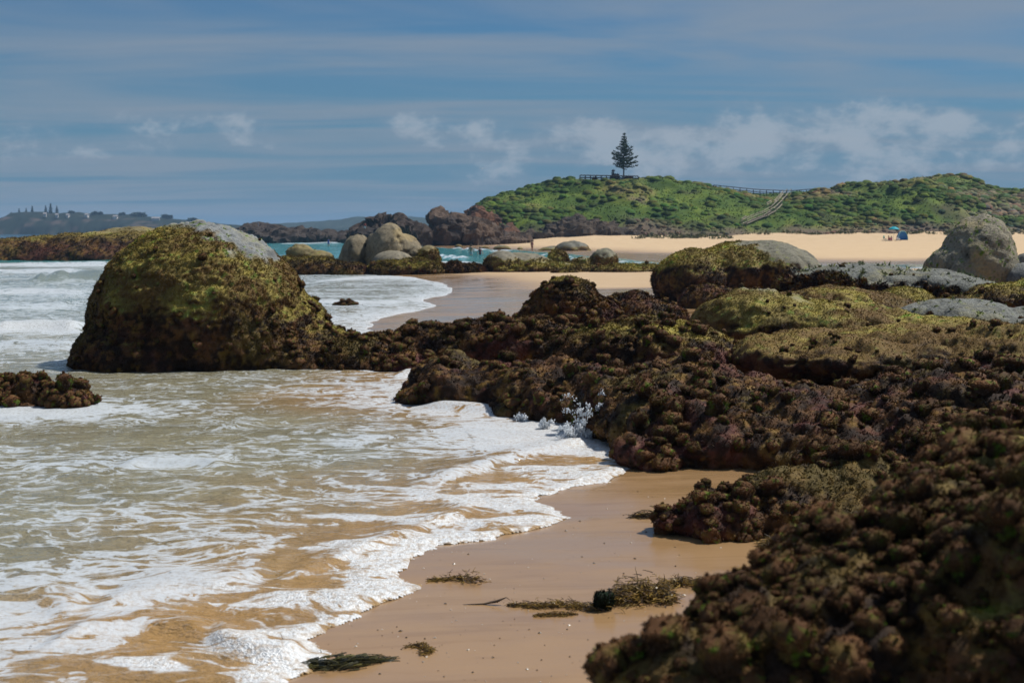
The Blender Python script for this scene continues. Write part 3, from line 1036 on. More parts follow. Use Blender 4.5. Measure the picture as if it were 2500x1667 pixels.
rock('pointed_rock', 'cone-shaped brown weedy rock rising before the wet sand flat',
     [(1385, 790, 100, 118, 34, 1.0), (1395, 740, 50, 70, 34, 0.6), (1330, 800, 85, 70, 34, 0.8), (1450, 795, 80, 75, 34, 0.8)], 0.04, dict(zm=1.5, jag=0.4, green=0.3, straw=0.8, maroon=0.7), 0.05, 2.0, 11000, 0.04, squirts=60, sqr=(0.06, 0.11), lumpy=0.05)
rock('low_mound', 'low brown weed mound tucked behind the cone-shaped rock',
     [(1540, 770, 90, 62, 37, 1.2), (1610, 775, 70, 40, 37, 1.0)], 0.045, dict(SQUIRTY, zm=1.7), 0.06, 2, 6000, 0.045, squirts=24, sqr=(0.05, 0.09), lumpy=0.05)
rock('green_topped_mound', 'yellow-green mound with a pale bleached crown above the undercut shelf',
     [(1860, 800, 175, 95, 24.5, 1.2), (1840, 760, 100, 55, 25, 0.8, 0), (1990, 800, 150, 70, 24.5, 1.2, 8)], 0.034, dict(zm=0.9, zb=1.72, jag=0.35, bslope=0.4, green=0.6, stone=(0.36, 0.34, 0.24), straw=1.3), 0.07, 1.8, 22000, 0.02, squirts=40, sqr=(0.03, 0.055), lumpy=0.035)
rock('sloping_ledge', 'long bright green and olive ledge sloping down to the right edge',
     [(2150, 812, 230, 66, 25.5, 1.6, 9), (2360, 846, 220, 70, 25, 1.6, 8), (2560, 884, 240, 76, 24.6, 1.8, 6)], 0.036, dict(zm=0.85, jag=0.4, green=1.2, straw=0.9, maroon=0.6, browner=0.25), 0.07, 1.5, 20000, 0.022, lumpy=0.03)
rock('brown_mound', 'smooth olive-brown mound between the pale mound and the blue-grey slab',
     [(2040, 770, 140, 70, 31, 1.8), (1940, 766, 90, 50, 31.5, 1.3), (2130, 768, 130, 56, 31.5, 1.6)], 0.042, dict(zm=1.1, jag=0.5, green=0.4, straw=0.5, maroon=0.9, browner=0.5), 0.08, 1.5, 13000, 0.026, lumpy=0.04)
rock('grey_edged_mound', 'olive mound with one bare grey shoulder below the blue-grey slab',
     [(2210, 752, 75, 52, 33, 1.2), (2270, 774, 85, 45, 32.6, 1.2, 14)], 0.042, dict(zm=0.6, zb=1.45, jag=0.3, green=0.3, bx=0.55, bx0=9.3, bslope=-0.4), 0.04, 1.8, 7000, 0.035, lumpy=0.03)
rock('grey_slab', 'bare blue-grey slab with a dark weed fringe at the right edge',
     [(2380, 796, 190, 66, 28.5, 1.5, 6), (2540, 814, 150, 66, 28.3, 1.4, 8)], 0.04, dict(zm=0.5, zb=0.85, jag=0.30, stone=(0.345, 0.355, 0.32), spots=0.7, green=0.2, bslope=0.5), 0.045, 1.6, 10000, 0.06, mat=M_GRANITE, squirts=45, sqr=(0.04, 0.08), spred=lambda c, n: sstep(c[:, 2], 0.95, 0.6))
rock('blue_grey_slab', 'broad sloping blue-grey slab fringed with dark weed below the egg-shaped boulder',
     [(2160, 705, 200, 58, 39, 2.4, 6), (2330, 715, 140, 52, 38, 2.0, 12), (2000, 705, 110, 50, 40, 2.0)], 0.05, dict(zm=1.9, zb=1.14, jag=0.5, stone=(0.335, 0.345, 0.31), spots=0.6, green=0.1, bslope=0.3, bx=0.13, bx0=11.0), 0.06, 1.6, 18000, 0.10, mat=M_GRANITE, squirts=40, sqr=(0.045, 0.085), spred=lambda c, n: sstep(c[:, 2] + 0.13 * (c[:, 0] - 11), 1.4, 1.05) * sstep(c[:, 2], 0.5, 0.9))
rock('weed_bank', 'dark weed bank at the right edge under the egg-shaped boulder',
     [(2460, 735, 110, 42, 35, 1.6), (2560, 735, 110, 60, 35, 1.6), (2350, 750, 80, 28, 34.5, 1.1)], 0.045, dict(SQUIRTY, zm=1.3, green=0.6), 0.06, 2, 8000, 0.045, squirts=35, sqr=(0.05, 0.09), lumpy=0.05)
rock('egg_boulder', 'tall egg-shaped grey boulder speckled with dark green weed',
     [(2388, 650, 92, 122, 43, 1.4), (2400, 590, 55, 68, 43, 1.0, 10), (2340, 680, 85, 88, 43, 1.4), (2310, 705, 62, 55, 43, 1.2)], 0.05, dict(zm=-3, zb=0.1, jag=0.2, stone=(0.44, 0.40, 0.295), spots=1.0, green=0.15, scale=0.8, fis=0.35), 0.10, 1.2, 16000, 0.045, mat=M_GRANITE)
rock('boulder', 'small grey boulder cut off by the right edge beside the egg-shaped one',
     [(2500, 690, 55, 48, 42, 1.0)], 0.05, dict(zm=-3, zb=0.0, stone=(0.30, 0.31, 0.30), spots=0.2), 0.04, 1.5, mat=M_GRANITE)
rock('boulder', 'rounded dark boulder peeping out behind the egg-shaped one at the right edge',
     [(2520, 645, 45, 30, 60, 1.2)], 0.07, dict(zm=-3, zb=0.0, stone=(0.27, 0.27, 0.25), spots=0.2), 0.04, 1.5, mat=M_GRANITE)
rock('long_boulder', 'long dark whale-backed boulder with green turf on top and a bare grey end',
     [(1700, 690, 108, 82, 49, 2.0), (1800, 670, 130, 78, 49.5, 2.2), (1880, 665, 110, 78, 49.5, 2.2, 6), (1925, 680, 80, 76, 49.5, 2.0), (1840, 660, 110, 72, 49.5, 2.0), (1720, 720, 120, 50, 49, 2.0)], 0.055,
     dict(zm=1.5, zb=1.75, jag=0.7, bx=0.6, bx0=8.9, green=1.1, slope=1.3, maroon=0.3, stone=(0.30, 0.285, 0.215), bslope=0.5, spots=0.5, fis=0.3), 0.07, 1.1, 16000, 0.055, lumpy=0.05)
rock('weed_hummock', 'small dark weed hummock at the foot of the whale-backed boulder',
     [(1730, 735, 75, 42, 44, 1.4), (1830, 745, 90, 40, 42, 1.4)], 0.05, dict(SQUIRTY, zm=1.4), 0.06, 2, 7000, 0.05, squirts=30, sqr=(0.05, 0.1), lumpy=0.05)

# --- rocks in the middle distance
rock('wash_rock', 'small dark knobbly rock in the wash right of the huge domed boulder',
     [(838, 752, 26, 18, 48, 0.4), (874, 755, 15, 12, 48, 0.25), (818, 748, 12, 12, 48, 0.2), (856, 756, 40, 8, 48, 0.3)], 0.03, dict(SQUIRTY, zm=3), 0.05, 4, 1500, 0.05, squirts=14, sqr=(0.06, 0.11), lumpy=0.05)
rock('flat_reef', 'long flat purple-brown reef behind the huge domed boulder at the left',
     [(240, 650, 320, 82, 130, 7), (40, 650, 230, 70, 130, 6), (330, 626, 130, 74, 133, 5), (-200, 655, 300, 70, 130, 7), (420, 632, 90, 72, 133, 5)], 0.16,
     dict(zm=2.35, zb=2.7, jag=0.7, stone=C_STRAW, green=0.5, scale=2.5, maroon=0.9, bslope=0.3, spots=0.8), 0.18, 0.7, 14000, 0.14, lumpy=0.10)
rock('weedy_reef', 'low brown weed-covered reef left of the tan double boulder',
     [(760, 672, 115, 45, 84, 2.5), (850, 672, 60, 33, 83, 1.8), (700, 665, 60, 40, 85, 2)], 0.10, dict(SQUIRTY, zm=1.15, scale=1.6), 0.09, 1.4, 6000, 0.10, lumpy=0.08)
rock('tan_knob', 'small straw-coloured knob of rock behind the low brown reef',
     [(732, 625, 36, 32, 91, 1.0), (775, 630, 40, 20, 91, 1.0)], 0.09, dict(zm=-2, zb=1.0, stone=C_STRAW, scale=1.4, spots=0.6), 0.06, 1.4, 2500, 0.09)
rock('split_boulder', 'big smooth tan boulder with a shaded left side in the middle distance',
     [(952, 618, 48, 74, 87.4, 1.5), (985, 632, 52, 62, 88.4, 1.5), (1012, 650, 36, 50, 88.4, 1.3), (922, 625, 34, 60, 88.2, 1.2), (945, 580, 26, 34, 87.6, 0.9)], 0.07, dict(zm=-2, zb=0.2, stone=(0.44, 0.37, 0.25), scale=1.4, jag=0.2), 0.13, 1.0, mat=M_GRANITE)
rock('leaning_boulder', 'narrow tan boulder leaning against the left of the big smooth one',
     [(868, 628, 36, 60, 88.6, 1.4, 12), (850, 650, 26, 40, 88.6, 1.2), (884, 600, 14, 28, 88.8, 0.8)], 0.07, dict(zm=-2, zb=0.2, stone=(0.38, 0.32, 0.215), scale=1.4, jag=0.2), 0.13, 1.0, mat=M_GRANITE)
rock('flat_tan_slab', 'low bare tan slab lying in front of the big smooth boulder',
     [(965, 648, 58, 36, 85.0, 1.1, 8)], 0.07, dict(zm=0.2, zb=0.55, jag=0.3, stone=(0.40, 0.355, 0.26), scale=1.2), 0.03, 1.0, 1500, 0.09)
rock('knob_rock', 'small weedy straw-coloured rock right of the big smooth boulder',
     [(1046, 632, 30, 34, 87, 1.0)], 0.08, dict(zm=0.4, zb=1.5, jag=0.5, stone=C_STRAW, scale=1.2), 0.05, 1.4, 2000, 0.09)
rock('dark_weed_reef', 'dark green weed reef spread at the feet of the tan boulders',
     [(960, 664, 66, 30, 83, 1.6), (1040, 666, 66, 27, 83, 1.6), (1005, 658, 70, 28, 84, 1.5)], 0.09, dict(SQUIRTY, zm=0.55, green=0.5, scale=1.4), 0.10, 1.6, 6500, 0.10, squirts=30, sqr=(0.08, 0.16), lumpy=0.08)
rock('dark_weed_rock', 'low dark weedy rock at the end of the sand bar beside the tan boulders',
     [(1110, 664, 40, 27, 83, 1.2), (1155, 662, 35, 20, 84, 1.0)], 0.09, dict(SQUIRTY, zm=1.2, scale=1.4), 0.08, 1.6, 3500, 0.10, lumpy=0.08)
rock('long_low_rock', 'long low rock with a bare grey back behind the sand bar',
     [(1225, 648, 45, 36, 85, 1.6), (1290, 650, 80, 32, 86, 1.8, 8), (1350, 660, 80, 20, 85, 1.4)], 0.085, dict(zm=0.3, zb=1.0, jag=0.5, stone=(0.34, 0.31, 0.235), scale=1.4, maroon=0.3), 0.06, 1.2, 5500, 0.10, lumpy=0.06)
rock('peaked_rock', 'small peaked brown rock behind the low bare-backed one',
     [(1360, 640, 30, 30, 89, 1.0), (1362, 625, 14, 16, 89, 0.6)], 0.08, dict(zm=0.6, zb=2.2, jag=0.4, scale=1.3, straw=1.2), 0.05, 1.4, 2500, 0.09)
rock('round_rock', 'rounded grey-olive boulder with weedy flanks at the right of the sand bar',
     [(1474, 640, 36, 36, 87, 1.3), (1425, 650, 34, 26, 87, 1.1)], 0.08, dict(zm=0.3, zb=1.0, jag=0.6, stone=(0.33, 0.31, 0.22), scale=1.3, spots=0.4), 0.05, 1.3, 3000, 0.09)
rock('weed_strip', 'straggling dark weed-covered rocks along the edge of the sand bar',
     [(1300, 665, 100, 20, 83.5, 1.0), (1430, 668, 80, 20, 82.5, 1.0), (1520, 668, 80, 22, 81.5, 1.2), (1380, 672, 40, 12, 81, 0.8), (1570, 665, 60, 22, 83, 1.2)], 0.085, dict(SQUIRTY, zm=0.5, scale=1.4, green=0.5), 0.10, 1.6, 7000, 0.10, squirts=24, sqr=(0.08, 0.15), lumpy=0.08)
for k, (e, lab) in enumerate([((1345, 614, 36, 13, 188, 2), 'low dark rock at the far water edge beside the standing bather'),
                              ((1397, 612, 46, 24, 185, 2.5), 'pyramid-shaped grey rock at the far water edge'),
                              ((1440, 617, 16, 6, 183, 1), 'tiny flat rock right of the far pyramid-shaped rock'),
                              ((1226, 608, 24, 12, 200, 1.5), 'low brown rock on the far beach behind the two bathers'),
                              ((1268, 607, 8, 6, 200, 0.8), 'tiny rock left of the standing bather on the far beach'),
                              ((1120, 603, 11, 7, 215, 1), 'small round rock at the far water edge near the craggy headland'),
                              ((1185, 606, 12, 5, 210, 1), 'tiny dark rock above the two bathers')]):
    rock('shore_rock', lab, [e, (e[0] + e[2] * 0.5, e[1] + 2, e[2] * 0.6, e[3] * 0.6, e[4], e[5] * 0.8)], 0.2, dict(zm=0.2, zb=0.6, jag=0.6, stone=(0.27, 0.26, 0.21), scale=2), 0.15, 0.8, group='rocks at the far water edge', seed=300 + k)

# --- craggy rocks of the far point
CR = dict(flat=(0.075, 0.056, 0.047), flat2=(0.045, 0.038, 0.036), scale=1.0)
rock('crag', 'dark jagged crag standing in the sea left of the green hill', [(960, 568, 66, 32, 250, 7), (900, 580, 44, 26, 248, 6), (1010, 582, 40, 28, 252, 6), (925, 545, 16, 14, 250, 4), (985, 548, 18, 10, 251, 4)], 0.45, CR, 0.5, 0.3, mat=M_CRAG, crag=2.2, smooth_it=0)
rock('crag', 'brown jagged crag at the point where the green hill meets the sea', [(1090, 565, 40, 34, 258, 7), (1150, 578, 70, 34, 262, 8), (1070, 538, 18, 18, 258, 5), (1225, 592, 75, 16, 268, 7), (1110, 545, 30, 16, 259, 5)], 0.45, dict(flat=(0.135, 0.092, 0.066), flat2=(0.06, 0.046, 0.04)), 0.5, 0.3, mat=M_CRAG, crag=2.2, smooth_it=0)
rock('cliff', 'russet cliff face at the seaward end of the green hill', [(1165, 543, 22, 30, 287, 7), (1185, 560, 34, 32, 288, 7), (1235, 575, 40, 18, 286, 6), (1140, 555, 30, 20, 283, 6)], 0.5, dict(flat=(0.20, 0.10, 0.06), flat2=(0.075, 0.055, 0.045)), 0.5, 0.3, mat=M_CRAG, crag=2.4, smooth_it=0)
rock('crag_reef', 'low dark rock platform in the sea beyond the huge domed boulder', [(700, 590, 110, 26, 330, 12), (640, 580, 70, 28, 335, 12), (790, 588, 60, 20, 325, 9), (560, 590, 90, 20, 335, 10), (860, 592, 70, 18, 318, 9)], 0.6, dict(flat=(0.08, 0.064, 0.056), flat2=(0.05, 0.042, 0.04)), 0.5, 0.3, mat=M_CRAG, crag=2.0, smooth_it=0)
rock('outcrop', 'dark rock outcrop at the foot of the green hill behind the beach', [(1425, 570, 100, 30, 286, 7), (1400, 556, 45, 22, 288, 6), (1330, 578, 60, 12, 284, 5), (1520, 574, 50, 14, 285, 5)], 0.5, dict(flat=(0.105, 0.078, 0.058), flat2=(0.055, 0.044, 0.036)), 0.5, 0.3, mat=M_CRAG, crag=1.8, smooth_it=0)
rock('hillside_rock', 'pale bare rock patch showing through the scrub on the green hill', [(1530, 518, 14, 20, 303, 3), (1540, 530, 12, 14, 301, 3)], 0.4, dict(flat=(0.30, 0.23, 0.19), flat2=(0.16, 0.12, 0.10)), 0.4, 0.3, mat=M_CRAG, crag=1.5, smooth_it=0)

# ------------------------------------------------------------------ green hill
CREST = np.array([(1040, 600), (1130, 560), (1160, 505), (1185, 487), (1225, 478), (1270, 468), (1310, 456), (1360, 443), (1420, 441), (1480, 443), (1560, 441), (1620, 443), (1680, 451),
                  (1740, 461), (1800, 469), (1860, 476), (1920, 478), (1990, 470), (2060, 464), (2110, 451), (2200, 444), (2290, 433), (2340, 441), (2380, 454), (2430, 465),
                  (2500, 475), (2700, 470), (3000, 462), (3600, 480)], float)


def hill_fields(px, v):
    """px: bearing as photo column at the crest, v: 0 foot .. 1 crest .. 2 behind"""
    cy = np.interp(px, CREST[:, 0], CREST[:, 1])
    dc, db = 330.0, 280.0
    crest_z = CAM_Z + (HOR - cy) * dc / F
    base_z = 1.3
    d = db + (dc - db) * v
    x = (px - CX) / F * d
    prof = np.where(v <= 1, np.sin(np.clip(v, 0, 1) * math.pi / 2) ** 0.95, np.cos(np.clip(v - 1, 0, 1) * math.pi / 2))
    p3 = np.column_stack([x, d, np.zeros(len(x))])
    lump = fbm(p3 / 16, 3)
    z = base_z + (crest_z - base_z) * np.clip(prof + 0.26 * lump * np.sin(np.clip(v, 0, 1) * math.pi), 0, 2)
    bush = 3.4 * (0.6 - cells(p3 / [6.5, 8, 5] + 0.6 * lump[:, None])) * (0.5 + 1.5 * sstep(fbm(p3 / 20 + 31, 2), -0.1, 0.3)) + 0.8 * (0.6 - cells(p3 / 2.8))
    z = z + bush * 0.36 * sstep(v, 0.0, 0.12) * (1 - 0.35 * sstep(v, 0.85, 1.0))
    z = np.where(v > 1.9, -1, z)
    return np.column_stack([x, d, z]), lump


def hill_color(V, v):
    p3 = V
    n1 = fbm(p3 / 22, 3)
    n2 = fbm(p3 / 11 + 9, 3)
    n3 = fbm(p3 / 3.6 + 5, 3)
    c = lerp(np.tile(np.array([0.040, 0.088, 0.014]), (len(V), 1)), np.array([0.095, 0.165, 0.022]), sstep(n2 + 0.5 * n3, -0.2, 0.4))
    c = lerp(c, np.array([0.15, 0.16, 0.045]), 0.8 * sstep(n1 + 0.3 * n3, 0.08, 0.4))
    c = lerp(c, np.array([0.028, 0.045, 0.016]), 0.85 * sstep(n2 - 0.5 * n1, 0.18, 0.45))
    c = lerp(c, np.array([0.14, 0.125, 0.08]), 0.5 * sstep(n2 * 0.8 + 0.4 * n3 + 0.6 * n1, 0.22, 0.46))
    pxc = V[:, 0] / V[:, 1] * F + CX
    east = sstep(pxc + 60 * n1, 2260, 2420) * (1 - sstep(v, 0.65, 0.9))
    c = lerp(c, np.array([0.175, 0.165, 0.105]), 0.7 * east * sstep(n3 + n2, -0.2, 0.2))
    foot = 1 - sstep(v + 0.16 * n2, 0.03, 0.17)
    c = lerp(c, np.array([0.12, 0.105, 0.075]), 0.85 * foot)
    return np.clip(c * [1.12, 0.88, 1.0], 0.005, 1)


px = np.linspace(1050, 3300, 660)
vv = np.concatenate([np.linspace(0, 1.06, 86), np.linspace(1.1, 2, 16)])
PX, VV = np.meshgrid(px, vv)
V, lump = hill_fields(PX.ravel(), VV.ravel())
idx = np.arange(V.shape[0]).reshape(PX.shape)
q = np.stack([idx[:-1, :-1], idx[:-1, 1:], idx[1:, 1:], idx[1:, :-1]], -1).reshape(-1, 4)
hc = hill_color(V, VV.ravel()) * 1.3
hill = link('hill', mesh('hill', V, q, M_SCRUB, col=hc))
tag(hill, 'green scrub-covered hill behind the far beach', kind='structure')
# leafy scrub standing on the hill
bm = bmesh.new()
bmesh.ops.create_icosphere(bm, subdivisions=2, radius=1.0)
DV = np.array([v.co[:] for v in bm.verts])
DT = np.array([[v.index for v in f.verts] for f in bm.faces])
bm.free()
DT = DT[(DV[DT][:, :, 2] > -0.35).all(1)]
us, DT = np.unique(DT, return_inverse=True)
DV, DT = DV[us], DT.reshape(-1, 3)
n = 4600
rp, rv = RNG.uniform(1150, 2700, n * 3), RNG.random(n * 3) ** 0.9 * 1.06
pts, _ = hill_fields(rp, rv)
k = np.argsort(-(fbm(pts / 17 + 31, 2) + 0.25 * RNG.normal(size=n * 3)))[:n]
ok_ = ~((rp[k] > 1395) & (rp[k] < 1580) & (rv[k] > 0.72)) & ~((rp[k] > 1725) & (rp[k] < 2010) & (rv[k] > 0.8)) & ~((np.abs(rp[k] - (1815 + 107 * rv[k])) < 14))
k = k[ok_]
n = len(k)
pts, rv = pts[k], rv[k]
cc = hill_color(pts, rv) * RNG.uniform(0.6, 1.3, (n, 1)) * (1 + 0.18 * RNG.normal(size=(n, 3)) * [1, 0.4, 0.6])
rad = RNG.uniform(0.25, 1.0, n) * (1 - 0.5 * (rv < 0.12))
DVAR = [DV * (1 + 0.4 * fbm(DV * 1.6 + i * 3.7, 2))[:, None] for i in range(24)]
Vs, Cs = [], []
for i in range(n):
    d_ = DVAR[i % 24]
    Vs.append(d_ * [rad[i] * 1.25, rad[i] * 1.1, rad[i] * 0.8] + pts[i] + [0, 0, -0.1 * rad[i]])
    Cs.append(np.tile(cc[i] * 1.08, (len(DV), 1)) * (0.9 + 0.2 * RNG.random((len(DV), 1))))
Vs, Cs = np.concatenate(Vs), np.concatenate(Cs)
Fs = (DT[None] + (np.arange(n) * len(DV))[:, None, None]).reshape(-1, 3)
shr = link('shrubs', mesh('shrubs', Vs, Fs, M_SCRUB, col=np.clip(Cs, 0.004, 1)))
tag(shr, 'low rounded shrubs massed over the green hill', 'scrub', kind='stuff')
n = 15000
rv = RNG.random(n) ** 0.9 * 1.08
rp = RNG.uniform(1130, 2900, n)
pts, _ = hill_fields(rp, rv)
cc = hill_color(pts, rv)
nr = np.tile([0, -0.3, 1.0], (n, 1))
bv, bf, bc = blades(pts, nr, cc * 1.45, 0.17, 4, 77, 0.0, 0.6)
scrub = link('scrub', mesh('scrub', bv, bf, M_LEAF, col=np.clip(bc, 0.004, 1), smooth=False))
tag(scrub, 'dense low coastal scrub covering the green hill', 'scrub', kind='stuff')
# grass tufts on the dune foot
tp = []
for k in range(170):
    a = RNG.uniform(1560, 2500)
    p = ground_hit(a, RNG.uniform(560, 574)) if k < 120 else ground_hit(RNG.uniform(1560, 1780), RNG.uniform(568, 583))
    if p is not None:
        tp.append(p)
tp = np.array(tp)
tp = np.repeat(tp, 14, 0) + RNG.normal(size=(len(tp) * 14, 3)) * [0.5, 0.35, 0.04]
tcx = np.tile(np.array([0.13, 0.14, 0.06]), (len(tp), 1)) * RNG.uniform(0.5, 1.3, (len(tp), 1))
bv, bf, bc = blades(tp, np.tile([0, 0, 1.0], (len(tp), 1)), tcx, 0.42, 3, 5, 0.0, 0.3)
dg_ = link('dune_grass', mesh('dune_grass', bv, bf, M_LEAF, col=bc, smooth=False))
tag(dg_, 'sparse dune grass tufts on the sand below the hill', 'grass', kind='stuff')


def hill_z(px, v):
    return hill_fields(np.array([float(px)]), np.array([float(v)]))[0][0]


# ------------------------------------------------------------------ Norfolk pines
def needle_branch(Vs, Fs, base, tip, rng, wdt, n, size):
    base, tip = np.array(base), np.array(tip)
    t = rng.random(n) ** 0.8
    sag = np.array([0, 0, 1.0]) * (np.sin(t * math.pi) * -0.06 * np.linalg.norm(tip - base))[:, None]
    p = base + (tip - base) * t[:, None] + sag + rng.normal(size=(n, 3)) * wdt * [1, 1, 0.55]
    d1 = rng.normal(size=(n, 3)) * 0.6 + [0, 0, 0.6]
    d1 /= np.linalg.norm(d1, axis=1)[:, None]
    d2 = np.cross(d1, rng.normal(size=(n, 3)))
    d2 /= np.linalg.norm(d2, axis=1)[:, None]
    off = sum(len(a) for a in Vs)
    Vs.append(np.stack([p - d2 * size * 0.45, p + d2 * size * 0.45, p + d1 * size * 1.2], 1).reshape(-1, 3))
    Fs.append(np.arange(n * 3).reshape(n, 3) + off)


def norfolk(name, loc, H, profile, whorls, label, group=None, dens=60, seed=0, lean=0.0, low_shoots=False, size=None):
    rng = np.random.default_rng(seed)
    o = empty(name, loc)
    bm = bmesh.new()
    add_bar(bm, (0, 0, -0.8), (lean * H * 0.6, 0, H * 0.6), H * 0.017, 8, H * 0.010)
    add_bar(bm, (lean * H * 0.6, 0, H * 0.6), (lean * H, 0, H * 0.99), H * 0.010, 6, H * 0.002)
    Vs, Fs = [], []
    hs = np.linspace(profile[0][0], 0.985, whorls)
    size = size or H * 0.028
    for k, hf in enumerate(hs):
        R = np.interp(hf, [p[0] for p in profile], [p[1] for p in profile]) * H
        nb = 7 if hf < 0.85 else 5
        a0 = rng.uniform(0, 6.28)
        for j in range(nb):
            a = a0 + j * 2 * math.pi / nb + rng.uniform(-0.2, 0.2)
            r = R * rng.uniform(0.6, 1.15)
            rise = rng.uniform(0.05, 0.42) * r * (1.0 if hf < 0.85 else 0.4)
            b = (lean * H * hf, 0, H * hf)
            tip = (b[0] + math.cos(a) * r, math.sin(a) * r, H * hf + rise)
            needle_branch(Vs, Fs, b, tip, rng, H * 0.011, max(4, int(dens * r / (0.3 * H)) + 6), size)
            if r > 0.1 * H:
                add_bar(bm, b, tip, H * 0.0035, 4, H * 0.001)
    if low_shoots:
        for a, ln in ((3.1, 0.09), (0.2, 0.07), (2.5, 0.05)):
            b = (0, 0, H * (0.24 + 0.02 * a / 3))
            tip = (math.cos(a) * ln * H, math.sin(a) * ln * H, b[2] + 0.03 * H)
            needle_branch(Vs, Fs, b, tip, rng, H * 0.008, 14, size * 0.8)
            add_bar(bm, b, tip, H * 0.003, 4, H * 0.001)
    link('trunk', bm_mesh('trunk', bm, M_TRUNK), o)
    link('crown', mesh('crown', np.concatenate(Vs), np.concatenate(Fs), M_NEEDLE, smooth=False), o)
    tag(o, label, 'tree', group)
    return o


NP = [(0.30, 0.26), (0.40, 0.30), (0.52, 0.25), (0.62, 0.20), (0.72, 0.13), (0.77, 0.07), (0.80, 0.075), (0.88, 0.045), (0.99, 0.008)]
hp = hill_z(1521, 0.93)
norfolk('norfolk_pine', (hp[0], hp[1], hp[2] - 0.3), 10.7, NP, 13, 'tall lone pine with tiered branches on top of the green hill', dens=62, seed=4, lean=0.006, low_shoots=True, size=0.30)


# shrubs on the lookout
def shrub(name, loc, r, hgt, color, label, n=500, seed=0, spike=0.0):
    rng = np.random.default_rng(seed)
    o = empty(name, loc)
    bm = bmesh.new()
    for k in range(5):
        a = rng.uniform(0, 6.28)
        add_bar(bm, (0, 0, -0.3), (math.cos(a) * r * 0.5, math.sin(a) * r * 0.5, hgt * 0.6), 0.05, 5, 0.015)
    link('stems', bm_mesh('stems', bm, M_TRUNK), o)
    d = rng.normal(size=(n, 3))
    d /= np.linalg.norm(d, axis=1)[:, None]
    p = d * (0.55 + 0.45 * rng.random((n, 1))) * [r, r, hgt * 0.5] + [0, 0, hgt * 0.5]
    p += 0.15 * r * np.column_stack([fbm(p * 1.5 + k, 2) for k in (0, 9, 18)])
    if spike:
        m = rng.random(n) < 0.06
        p[m] = np.column_stack([rng.normal(0, 0.12, m.sum()) - 0.4 * r, rng.normal(0, 0.12, m.sum()), hgt + rng.random(m.sum()) * spike])
    cs = np.array(color) * rng.uniform(0.6, 1.4, (n, 1))
    bv, bf, bc = blades(p, d, cs, 0.22, 3, seed, 0.0, 0.45)
    link('foliage', mesh('foliage', bv, bf, M_LEAF, col=bc, smooth=False), o)
    tag(o, label, 'shrub')


hp = hill_z(1500, 0.90)
shrub('shrub', (hp[0], hp[1], hp[2] - 0.1), 1.1, 1.5, (0.055, 0.035, 0.045), 'dark purplish shrub by the lookout railing left of the lone pine', 700, 3, 0.9)
hp = hill_z(1533, 0.91)
shrub('shrub', (hp[0], hp[1], hp[2] - 0.2), 0.9, 1.0, (0.17, 0.06, 0.05), 'low reddish shrub at the foot of the lone pine', 400, 4)
hp = hill_z(1451, 0.91)
shrub('shrub', (hp[0], hp[1], hp[2] - 0.2), 0.6, 0.9, (0.17, 0.10, 0.05), 'small russet shrub behind the left half of the lookout railing', 300, 5)


# ------------------------------------------------------------------ railings and the beach steps
def post_rail(name, pts, label, h, mat, rails, pr=0.06, rr=0.05, every=1, cat='fence'):
    o = empty(name, pts[0])
    base = Vector(pts[0])
    pts = [Vector(p) - base for p in pts]
    for p in pts[::every]:
        bm = bmesh.new()
        add_box(bm, p + Vector((0, 0, h / 2 - 0.3)), (pr * 2, pr * 2, h + 0.6))
        link('post', bm_mesh('post', bm, mat), o)
    for f in rails:
        for a, b in zip(pts[:-1], pts[1:]):
            bm = bmesh.new()
            add_bar(bm, a + Vector((0, 0, h * f)), b + Vector((0, 0, h * f)), rr, 4)
            link('rail', bm_mesh('rail', bm, mat), o)
    tag(o, label, cat)
    return o


top_z = CAM_Z + (HOR - 430.5) * 328 / F
pts = []
for k in range(12):
    a = 1416 + k * (1558 - 1416) / 11
    g = P(a, 428.0 + 2.5 * k / 11, 321)
    pts.append((g[0], g[1], g[2] - 1.15))
post_rail('lookout_railing', pts, 'dark timber lookout railing on the hilltop beside the lone pine', 1.15, M_DARKTIMBER, (1.0, 0.55), 0.11, 0.12)
pts = []
for k in range(16):
    a = 1742 + k * 16.2
    y_ = np.interp(a, [1742, 1790, 1850, 1930, 1990], [452, 457, 463, 466, 461])
    g = P(a, y_, 322)
    pts.append((g[0], g[1], g[2] - 1.1))
post_rail('crest_railing', pts, 'thin dark railing along the saddle of the hill', 1.1, M_DARKTIMBER, (1.0, 0.5), 0.07, 0.08)


def hill_at(px, py):
    """nearest hill point seen at a photo pixel"""
    vs = np.linspace(0, 1, 300)
    V, _ = hill_fields(np.full(300, float(px)), vs)
    sy = HOR + (CAM_Z - V[:, 2]) * F / V[:, 1]
    k = np.argmax(sy <= py)
    return V[k]


